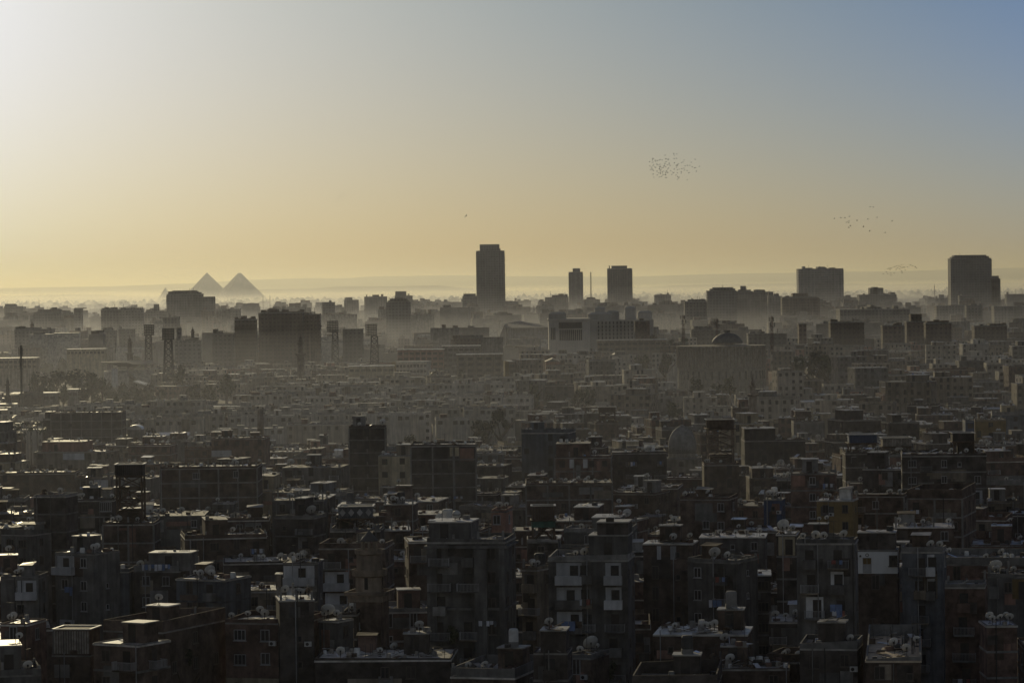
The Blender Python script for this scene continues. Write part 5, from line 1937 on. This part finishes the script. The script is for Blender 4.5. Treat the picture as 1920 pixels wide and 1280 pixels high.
# ------------------------------------------------------------------ trees
CROWNS = []
for v in range(6):
    r = random.Random(40 + v)
    lobes = [(Vector((r.uniform(-.55, .55), r.uniform(-.5, .5), r.uniform(-.45, .6))), r.uniform(.3, .55)) for _ in range(9)]
    mb = MB()
    for k in range(1000):
        c, rr = r.choice(lobes)
        d = Vector((r.gauss(0, 1), r.gauss(0, 1), r.gauss(0, 1))).normalized()
        p = c + d * rr * (r.random() ** .4)
        n = (d + Vector((r.uniform(-.8, .8), r.uniform(-.8, .8), r.uniform(-.4, .8)))).normalized()
        u = n.orthogonal().normalized()
        w = n.cross(u)
        s = r.uniform(.06, .12)
        mb.add([p + u * s, p + w * s * .8, p - u * s, p - w * s * .8], [(0, 1, 2, 3)])
    CROWNS.append(mb.mesh('crown', 'leaf' if v % 2 else 'leaf_dark'))
TRUNKS = []
for v in range(3):
    r = random.Random(70 + v)
    mb = MB()
    mb.bar((0, 0, 0), (.02, .01, .5), (.05, .035), 0, 8)
    for k in range(6):
        t = k * 1.05 + r.uniform(-.3, .3)
        mb.bar((.02, .01, .4 + .03 * k), (.3 * math.cos(t), .3 * math.sin(t), .68 + .04 * k), (.022, .008), 0, 5)
    TRUNKS.append(mb.mesh('trunk', 'bark'))
TREES = []


def tree(x, ytop, w, d, hk=1.25, what='tree'):
    """crown top at a photo row; w = crown width in photo pixels"""
    p = at(x, ytop, d)
    s = d / F
    cw = w * s / 2
    ch = cw * hk
    zg = ground_z(d)
    zc = p.z - ch
    zb = min(zg, zc - ch * .6)
    root = empty('tree', (p.x, d, zb))
    H = p.z - zb
    put('trunk', TRUNKS[len(TREES) % 3], root, None, U(0, 6), (max(3, H * .8), max(3, H * .8), H * .95))
    put('crown', CROWNS[rnd.randrange(6)], root, (0, 0, zc - zb), U(0, 6), (cw * 1.08, cw * 1.08, ch))
    TREES.append((root, x, ytop + w * .3, 'tall dark' if hk > 1.5 else ('broad dusty' if w > 36 else 'small dark')))


for a in [(205, 716, 30, 2080), (226, 712, 34, 2120), (247, 718, 32, 2060), (268, 722, 30, 2010), (286, 716, 34, 2100), (300, 726, 28, 1980), (238, 730, 26, 1880), (215, 733, 26, 1850), (262, 734, 28, 1840), (282, 738, 24, 1800), (160, 722, 30, 1880), (118, 726, 28, 1860), (80, 722, 28, 1900), (185, 734, 26, 1790),
          (128, 766, 78, 1275), (75, 695, 42, 2000), (106, 691, 46, 2010), (142, 689, 50, 2005), (172, 689, 46, 2000), (192, 702, 36, 1990), (336, 682, 30, 2100, 1.6), (424, 695, 44, 1950),
          (392, 716, 38, 1900), (362, 716, 34, 1900), (592, 713, 38, 2050), (520, 714, 36, 1980), (548, 716, 30, 1985), (736, 703, 18, 2000), (640, 716, 30, 2030), (665, 714, 28, 2040), (1197, 660, 38, 2150),
          (1249, 660, 32, 2050, 1.4), (1001, 713, 25, 1640, 2.2), (1030, 735, 24, 1600), (990, 673, 15, 2100, 1.5), (1228, 627, 27, 2450), (1258, 632, 22, 2400, 1.4), (1282, 628, 21, 2400), (1305, 704, 30, 1700),
          (1364, 702, 34, 1690), (1340, 716, 30, 1660), (1104, 722, 34, 1650), (1082, 728, 26, 1640), (1262, 748, 32, 1420), (1530, 655, 48, 1750), (1552, 660, 36, 1740), (1500, 662, 30, 1760), (865, 690, 30, 2040),
          (840, 700, 24, 2000), (345, 1212, 34, 388), (1136, 1234, 40, 388), (846, 1166, 36, 396), (440, 1128, 34, 462), (1490, 1000, 18, 520), (905, 780, 50, 1240), (380, 808, 34, 1200), (290, 800, 40, 1225), (940, 765, 36, 1250), (770, 812, 30, 1160)]:
    tree(*a)
PALM = MB()
r = random.Random(9)
for k in range(20):
    t = k * .66 + r.uniform(-.2, .2)
    up = r.uniform(-.1, .9)
    L = r.uniform(2.0, 2.7)
    prev = Vector((0, 0, 0))
    pts = []
    for q in range(5):
        f = q / 4
        pts.append(Vector((math.cos(t) * L * f, math.sin(t) * L * f, up * L * f - 1.5 * f * f)))
    sd = Vector((-math.sin(t), math.cos(t), 0))
    ws = [.08, .3, .34, .24, .03]
    for q in range(4):
        PALM.add([pts[q] - sd * ws[q], pts[q] + sd * ws[q], pts[q + 1] + sd * ws[q + 1], pts[q + 1] - sd * ws[q + 1]], [(0, 1, 2, 3)])
PALM_M = PALM.mesh('crown', 'frond')
PTR = MB().bar((0, 0, 0), (.1, 0, 1), (.22, .14), 0, 7).mesh('trunk', 'bark')
PALMS = []
for x, y, d in [(6, 786, 1210), (20, 779, 1230), (33, 790, 1200), (46, 783, 1225), (58, 792, 1195), (70, 784, 1220), (12, 800, 1180), (40, 803, 1175), (80, 796, 1190), (1075, 668, 2150), (816, 690, 2020)]:
    p = at(x, y, d)
    zg = ground_z(d)
    root = empty('palm_tree', (p.x, d, zg))
    put('trunk', PTR, root, None, U(0, 6), (1, 1, p.z - 1.6 - zg))
    put('crown', PALM_M, root, (.1, 0, p.z - 1.6 - zg), U(0, 6), (1.1, 1.1, 1.1) if x < 100 else (1.6, 1.6, 1.6))
    PALMS.append((root, x, y, 'dusty glinting palm'))

# ------------------------------------------------------------------ the far city and its trees: too far and too many to count
far = MB()
r = random.Random(21)


def low_limit(px):
    return 566 - px / 1920 * 26          # the skyline of the far plain in the photo


count = 0
while count < 1500:
    D = 2350 + 6500 * r.random() ** 1.3
    x = r.uniform(-.165, .165) * D
    z = r.choice((9, 12, 14, 16, 18, 20, 23, 27, 32)) + r.uniform(-2, 2)
    px, py = proj(x, D, z)
    if py < low_limit(px) + 3 + max(0, (4500 - D) / 90) * r.uniform(.4, 1.0):
        continue
    if D < 2650 and (px < 800 or 920 < px < 1460):
        continue
    w, dp = r.uniform(10, 30), r.uniform(10, 22)
    t = r.uniform(-.4, .4)
    a, b = Vector((math.cos(t), math.sin(t), 0)), Vector((-math.sin(t), math.cos(t), 0))
    far.obox((x, D, z / 2 - .5), a * w / 2, b * dp / 2, (0, 0, z / 2 + .5), r.choice((0, 0, 0, 1, 2, 3)))
    for q in range(r.choice((0, 1, 1, 2, 3))):
        hw_ = r.uniform(1.2, 4)
        hz_ = r.uniform(.5, 1.7)
        o = a * r.uniform(-w / 2 + hw_, w / 2 - hw_)
        far.obox((x + o.x, D + o.y, z + hz_), a * hw_, b * min(dp / 2 - .5, 3), (0, 0, hz_), r.choice((0, 1, 2)))
    count += 1
count = 0
while count < 330:
    D = r.uniform(3500, 6200)
    x = r.uniform(-.165, .165) * D
    z = r.uniform(24, 44)
    px, py = proj(x, D, z)
    if py < low_limit(px) + r.uniform(6, 16):
        continue
    w, dp = r.uniform(14, 40), r.uniform(12, 24)
    t = r.uniform(-.4, .4)
    a, b = Vector((math.cos(t), math.sin(t), 0)), Vector((-math.sin(t), math.cos(t), 0))
    far.obox((x, D, z / 2 - .5), a * w / 2, b * dp / 2, (0, 0, z / 2 + .5), r.choice((0, 0, 1, 2)))
    for q in range(r.choice((2, 3, 4, 6))):
        hw_, hz_ = r.uniform(1.0, 5), r.uniform(.6, 2.6)
        o = a * r.uniform(-w / 2 + hw_, w / 2 - hw_)
        far.obox((x + o.x, D + o.y, z + hz_), a * hw_, b * min(dp / 2 - .5, 3), (0, 0, hz_), r.choice((0, 1, 2)))
    count += 1
kind(far.build('distant_rooftops', ['far', 'block2', 'grey', 'roof']), 'stuff')
tr = MB()
for k in range(2600):
    D = r.choice((r.uniform(2600, 6000), r.uniform(5500, 9500), r.uniform(8500, 12500)))
    x = r.uniform(-.17, .17) * D
    px, _ = proj(x, D, 20)
    lim = low_limit(px)
    zt = r.uniform(9, 17) if D < 6000 else (r.uniform(14, 24) if D < 9000 else r.uniform(20, 34))
    while proj(x, D, zt)[1] < lim - r.uniform(0, 3) and zt > 3:
        zt -= 1.5
    if D < 2800 and 920 < px < 1460:
        continue
    w = r.uniform(4, 9) * (1 if D < 6000 else 1.9)
    n = 9
    prof = [(.25, -1), (.8, zt * .25), (1.0, zt * .5), (.75, zt * .8), (.25, zt)]
    b = len(tr.v)
    tr.lathe([(a * w, z) for a, z in prof], n, x, D, k % 2)
    for q in range(b, len(tr.v)):
        vx, vy, vz = tr.v[q]
        tr.v[q] = (x + (vx - x) * r.uniform(.6, 1.35), D + (vy - D) * r.uniform(.6, 1.3), vz * r.uniform(.85, 1.12) if vz > 0 else -1)
kind(tr.build('distant_trees', ['leaf', 'leaf_dark']), 'stuff')
kind(CLUTTER.build('rooftop_clutter', CL_MATS), 'stuff')

# ------------------------------------------------------------------ birds
BIRD = MB()
BIRD.lathe([(.02, -.2), (.06, -.1), (.07, .02), (.035, .13), (.015, .19)], 7)
q_ = [(x, z, y) for x, y, z in BIRD.v]
BIRD.v = q_
for s in (-1, 1):
    BIRD.add([(s * .04, .07, .02), (s * .04, -.08, .02), (s * .22, -.07, .12), (s * .22, .08, .12), (s * .42, -.1, .07), (s * .4, .0, .07),
              (s * .04, .07, 0.0), (s * .04, -.08, 0.0), (s * .22, -.07, .1), (s * .22, .08, .1), (s * .42, -.1, .06), (s * .4, .0, .06)],
             [(0, 1, 2, 3), (3, 2, 4, 5), (9, 8, 7, 6), (11, 10, 8, 9), (0, 3, 9, 6), (3, 5, 11, 9), (5, 4, 10, 11), (4, 2, 8, 10), (2, 1, 7, 8)])
BIRD.add([(-.03, -.16, 0), (.03, -.16, 0), (.07, -.3, 0), (-.07, -.3, 0), (-.03, -.16, .015), (.03, -.16, .015), (.07, -.3, .015), (-.07, -.3, .015)], [(0, 1, 2, 3), (7, 6, 5, 4), (0, 4, 5, 1), (1, 5, 6, 2), (2, 6, 7, 3), (3, 7, 4, 0)])
BIRD_M = BIRD.mesh('bird', 'bird')


def birds(pts, x0, y0, k, d, label, group, size=1.0):
    for x, y in pts:
        p = at(x0 + x / k, y0 + y / k, d * U(.96, 1.04))
        o = put('bird', BIRD_M, None, p, U(-2.4, -.7), (size,) * 3)
        o.rotation_euler = (U(-.2, .2), U(-.6, .6), U(-2.4, -.7))
        tag(o, label, 'bird', group)


birds([(290, 537), (297, 663), (327, 773), (352, 708), (375, 440), (405, 443), (377, 488), (385, 555), (412, 622), (390, 663), (357, 752), (388, 773), (402, 810), (395, 910), (417, 1003), (457, 495), (473, 532), (447, 695), (475, 712), (522, 505), (505, 605),
       (517, 632), (512, 820), (522, 937), (555, 873), (585, 490), (605, 468), (603, 610), (570, 640), (620, 680), (590, 695), (597, 735), (580, 752), (632, 770), (600, 790), (622, 822), (605, 860), (617, 890), (585, 997), (645, 980), (662, 725),
       (668, 487), (705, 710), (715, 668), (735, 650), (750, 600), (760, 552), (790, 535), (770, 690), (757, 342), (773, 452), (808, 455), (845, 485), (862, 458), (822, 628), (873, 617), (880, 580), (905, 652), (855, 730), (825, 762), (792, 820), (775, 872),
       (825, 850), (840, 870), (708, 823), (680, 880), (670, 840), (693, 937), (757, 920), (775, 935), (760, 1008), (795, 1015), (922, 807), (975, 850), (1015, 868), (957, 917), (1017, 292), (1105, 305), (1025, 343), (1025, 447), (1097, 437), (1033, 575),
       (1090, 645), (1130, 632), (1115, 662), (1155, 600), (1095, 705), (1030, 760), (1127, 780), (1175, 760), (1122, 870), (1078, 937), (1130, 983), (1172, 1000), (1160, 1030), (1127, 1063), (1240, 840), (1240, 880), (1258, 750), (1320, 735), (1335, 790),
       (1320, 490), (1293, 548), (1248, 563), (1355, 662), (1430, 648), (1497, 648), (1415, 802), (1467, 870), (1540, 555), (1567, 693), (1640, 722), (1673, 712), (1655, 465), (1690, 822), (1785, 675), (1420, 1078)],
      1200, 270, 16, 1150, 'tiny dark bird in the dense flock high above the skyline', 'birds of the dense high flock', 1.0)
birds([(197, 318), (295, 307), (355, 308), (425, 287), (417, 355), (382, 375), (412, 378), (437, 428), (413, 453), (537, 348), (633, 440), (700, 328), (727, 505), (733, 143), (780, 148), (835, 303), (957, 530), (1062, 355)],
      1540, 370, 8, 900, 'thin-winged bird in the loose straggling flock above the slab tower', 'birds of the loose flock', 1.0)
birds([(932, 1150), (980, 1117), (998, 1075), (1020, 1065), (1045, 1065), (1030, 1085), (997, 1145), (1043, 1137), (1045, 1168), (1092, 1137), (1100, 1045), (1127, 1027), (1160, 1027), (1122, 1082), (1140, 1060), (1175, 1075), (1187, 1043), (1205, 1012), (1212, 1060), (1230, 1050),
       (1247, 1050), (1205, 1103), (1212, 1128), (1260, 1092), (1293, 1045), (1338, 1017), (1370, 1028), (1412, 1043), (1430, 1063)],
      1540, 370, 8, 1300, 'tiny bird in the low flock crossing the desert ridge left of the hotel tower', 'birds of the low flock', 1.25)
birds([(135, 190), (150, 208), (165, 170), (177, 165), (185, 178), (197, 195), (202, 145), (215, 160), (233, 160), (250, 182), (265, 122), (180, 207)],
      610, 340, 6.4, 1900, 'faint speck of a bird in the small far flock over the pyramids', 'birds of the small far flock', .9)
birds([(193, 175), (257, 317), (350, 250), (355, 313), (380, 313), (390, 350), (345, 362), (462, 283), (525, 347), (527, 400), (450, 428), (503, 462), (540, 512), (565, 503), (645, 428), (650, 340)],
      540, 590, 9.14, 1350, 'tiny bird wheeling in front of the broad near-black block', 'birds by the near-black block', .9)
p = at(874, 405, 700)
o = put('bird', BIRD_M, None, p, -1.2, (1.15,) * 3)
o.rotation_euler = (.3, -.75, -.9)
tag(o, 'lone bird gliding above and left of the tallest tower', 'bird')

# ------------------------------------------------------------------ labels: each thing told apart by what it stands beside
ORD = 'first second third fourth fifth sixth seventh eighth ninth tenth eleventh twelfth thirteenth fourteenth fifteenth sixteenth seventeenth eighteenth nineteenth twentieth'.split()
TENS = {20: 'twenty', 30: 'thirty', 40: 'forty', 50: 'fifty', 60: 'sixty'}


def ordinal(i):
    if i < 20:
        return ORD[i]
    t = (i + 1) // 10 * 10
    u = (i + 1) % 10
    return (TENS[t] + '-' + ORD[u - 1]) if u else {30: 'thirtieth', 40: 'fortieth', 50: 'fiftieth', 60: 'sixtieth'}[t]


LM = [(h.nick, h.px, h.ytop + 12) for h in EXPL] + [
    ('pointed tomb dome', 1279, 825), ('domed minaret', 692, 1070), ('pale chimney', 488, 800), ('round hall', 1357, 680), ('law court', 1128, 620), ('thick mast', 39, 725),
    ('rightmost floodlight mast', 700, 690), ('nearest floodlight mast', 316, 715), ('stadium', 240, 720), ('pencil minaret', 563, 700), ('vaulted shed', 252, 806), ('carved minaret', 1411, 760),
    ('yellow stair tower', 945, 692), ('gabled hall', 1036, 695), ('long tin-roofed shed', 313, 822), ('slender spired minaret', 243, 660), ('near-black block', 530, 620),
    ('slab tower', 1540, 540), ('hotel tower', 1820, 530), ('overhanging slab block', 1718, 605), ('lattice pigeon loft', 1138, 770), ('treeside brick block', 160, 800), ('second floodlight mast', 629, 670)]
COLOUR = {'brick': 'red-brown', 'brown': 'brown', 'dark': 'dark brown', 'grey': 'grey', 'slate': 'blue-grey', 'beige': 'beige', 'cream': 'cream', 'pink': 'pinkish', 'estate': 'pale grey', 'estate2': 'pale sand'}


def relate(x, y):
    n, lx, ly = min(LM, key=lambda t: (t[1] - x) ** 2 + (1.6 * (t[2] - y)) ** 2)
    dx, dy = x - lx, (y - ly) * 1.6
    a = math.degrees(math.atan2(-dy, dx)) % 360
    rel = ('right of', 'behind and right of', 'behind', 'behind and left of', 'left of', 'before and left of', 'in front of', 'before and right of')[int((a + 22.5) // 45) % 8]
    return n, rel, math.hypot(dx, dy)


def number_off(items, noun):
    """items: (thing, x, y); returns thing -> 'third house behind the domed minaret'"""
    g = {}
    for k, x, y in items:
        n, rel, d = relate(x, y)
        g.setdefault((n, rel), []).append((d, k))
    out = {}
    for (n, rel), v in g.items():
        v.sort(key=lambda t: t[0])
        for i, (d, k) in enumerate(v):
            out[k] = f'{ordinal(i)} {noun} {rel} the {n}'
    return out


NOUN = {'brick_house': 'house', 'plaster_house': 'house', 'town_house': 'town house', 'apartment_block': 'estate block'}
GROUP = {'brick_house': 'brick houses of the old quarter', 'plaster_house': 'plastered houses of the old quarter', 'town_house': 'houses of the mixed quarter', 'apartment_block': 'pale blocks of the housing estate'}
by_noun = {}
for h in KEPT:
    if h not in EXPL:
        by_noun.setdefault(NOUN[h.kindname], []).append((h, h.px if hasattr(h, 'px') else (h.fx0 + h.fx1) / 2, h.top + 8))
for noun, items in by_noun.items():
    for h, t in number_off(items, noun).items():
        h.nick = t
        feats = 'rooftop room' if h.kw.get('up') else ('high parapet' if h.par > .8 else ('bright roof' if h.kw.get('roof') == 'roof_lit' else ''))
        lab = f"{'low ' if h.n <= 3 else 'tall ' if h.n >= 7 else ''}{COLOUR[h.mat]}, {feats + ', ' if feats else ''}{t}"
        h.label = lab
for h in KEPT:
    tag(h.root, h.label, NOUN[h.kindname], GROUP[h.kindname])


def on_house(items, noun, cat, group, adj=lambda it: ''):
    """items: (root, house, local x); numbered from the left on each house"""
    g = {}
    for it in items:
        g.setdefault(id(it[1]), []).append(it)
    for v in g.values():
        v.sort(key=lambda t: t[2])
        for i, it in enumerate(v):
            a = adj(it)
            pre = f'only {a}{noun}' if len(v) == 1 else f'{a}{noun}, {ordinal(i)} from left'
            if len((pre + ' on the ' + it[1].nick).replace(',', '').split()) > 15:
                pre = f'only {noun}' if len(v) == 1 else f'{ordinal(i)} {noun} from left'
            tag(it[0], f'{pre}, on {it[1].nick if it[1] not in EXPL else "the " + it[1].nick}', cat, group)


on_house(DISHES, 'dish', 'satellite dish', 'satellite dishes on the roofs', lambda it: ('rusty ' if it[4] == 'rust' else ('big ' if it[3] > .8 else '')))
on_house([(r_, h, 0) for r_, h in TANKS], 'water tank', 'water tank', 'water tanks on the roofs')
on_house([(r_, h, (r_.location - Vector((h.x, h.y, h.zg))).dot(Vector((1, 0, -.01)))) for r_, h in AC_O], 'air conditioner', 'air conditioner', 'air conditioners on the walls')
on_house([(r_, h, (r_.location - Vector((h.x, h.y, h.zg))).dot(Vector((1, 0, -.01)))) for r_, h in LAUN_AUTO], 'washing line', 'washing', 'washing hung out on balconies')
for root, t in number_off([((r_, a), x, y) for r_, x, y, a in TREES], 'tree').items():
    tag(root[0], f'{root[1]} one, {t}', 'tree', 'trees among the houses')
for root, t in number_off([(r_, x, y) for r_, x, y, a in PALMS], 'palm').items():
    tag(root, f'dusty glinting {t}', 'palm', 'palm trees')
seen_l = {}
for o in bpy.data.objects:
    if o.parent is None and o.get('label') and not o.name.startswith('bird'):
        k = o['label'].lower()
        if k in seen_l:
            print('SAME LABEL', o.name, seen_l[k], k)
        seen_l[k] = o.name


# ------------------------------------------------------------------ the air
def air(name, x0, x1, y0, y1, z0, z1, density, aniso, c):
    m = bpy.data.materials.new(name + '_air')
    m.use_nodes = True
    t = m.node_tree
    t.nodes.clear()
    out = t.nodes.new('ShaderNodeOutputMaterial')
    pv = t.nodes.new('ShaderNodeVolumePrincipled')
    pv.inputs['Color'].default_value = (*c, 1)
    pv.inputs['Density'].default_value = density
    pv.inputs['Absorption Color'].default_value = (.33, .23, 0, 1)
    pv.inputs['Anisotropy'].default_value = aniso
    t.links.new(pv.outputs[0], out.inputs['Volume'])
    o = MB().box(x0, x1, y0, y1, z0, z1).build(name, m)
    return kind(o, 'stuff')


AIR = (.49, .505, .585)
air('haze', -62000, 62000, -600, 62000, -9.5, 190, 2.6e-5, .68, AIR)
# thin smoke over the near roofs, then smog pooled over the river plain, thinning upwards
air('smog', -59500, 59500, 560, 59500, -8.9, 37, 1.05e-4, .68, AIR)
for k_, (top_, den_) in enumerate(((22, 6e-5), (30, 5e-5), (38, 5e-5), (46, 4.5e-5), (55, 3e-5), (64, 1.5e-5))):
    air('smog', -60000 - 50 * k_, 60000 + 50 * k_, 2480 + 110 * k_, 60000 + 50 * k_, -9 - .05 * k_, top_, den_, .68, AIR)
# desert dust hanging beyond the edge of the city
air('dust_haze', -61000, 61000, 6900, 61000, -9.4, 155, 7.5e-5, .66, (.41, .43, .47))
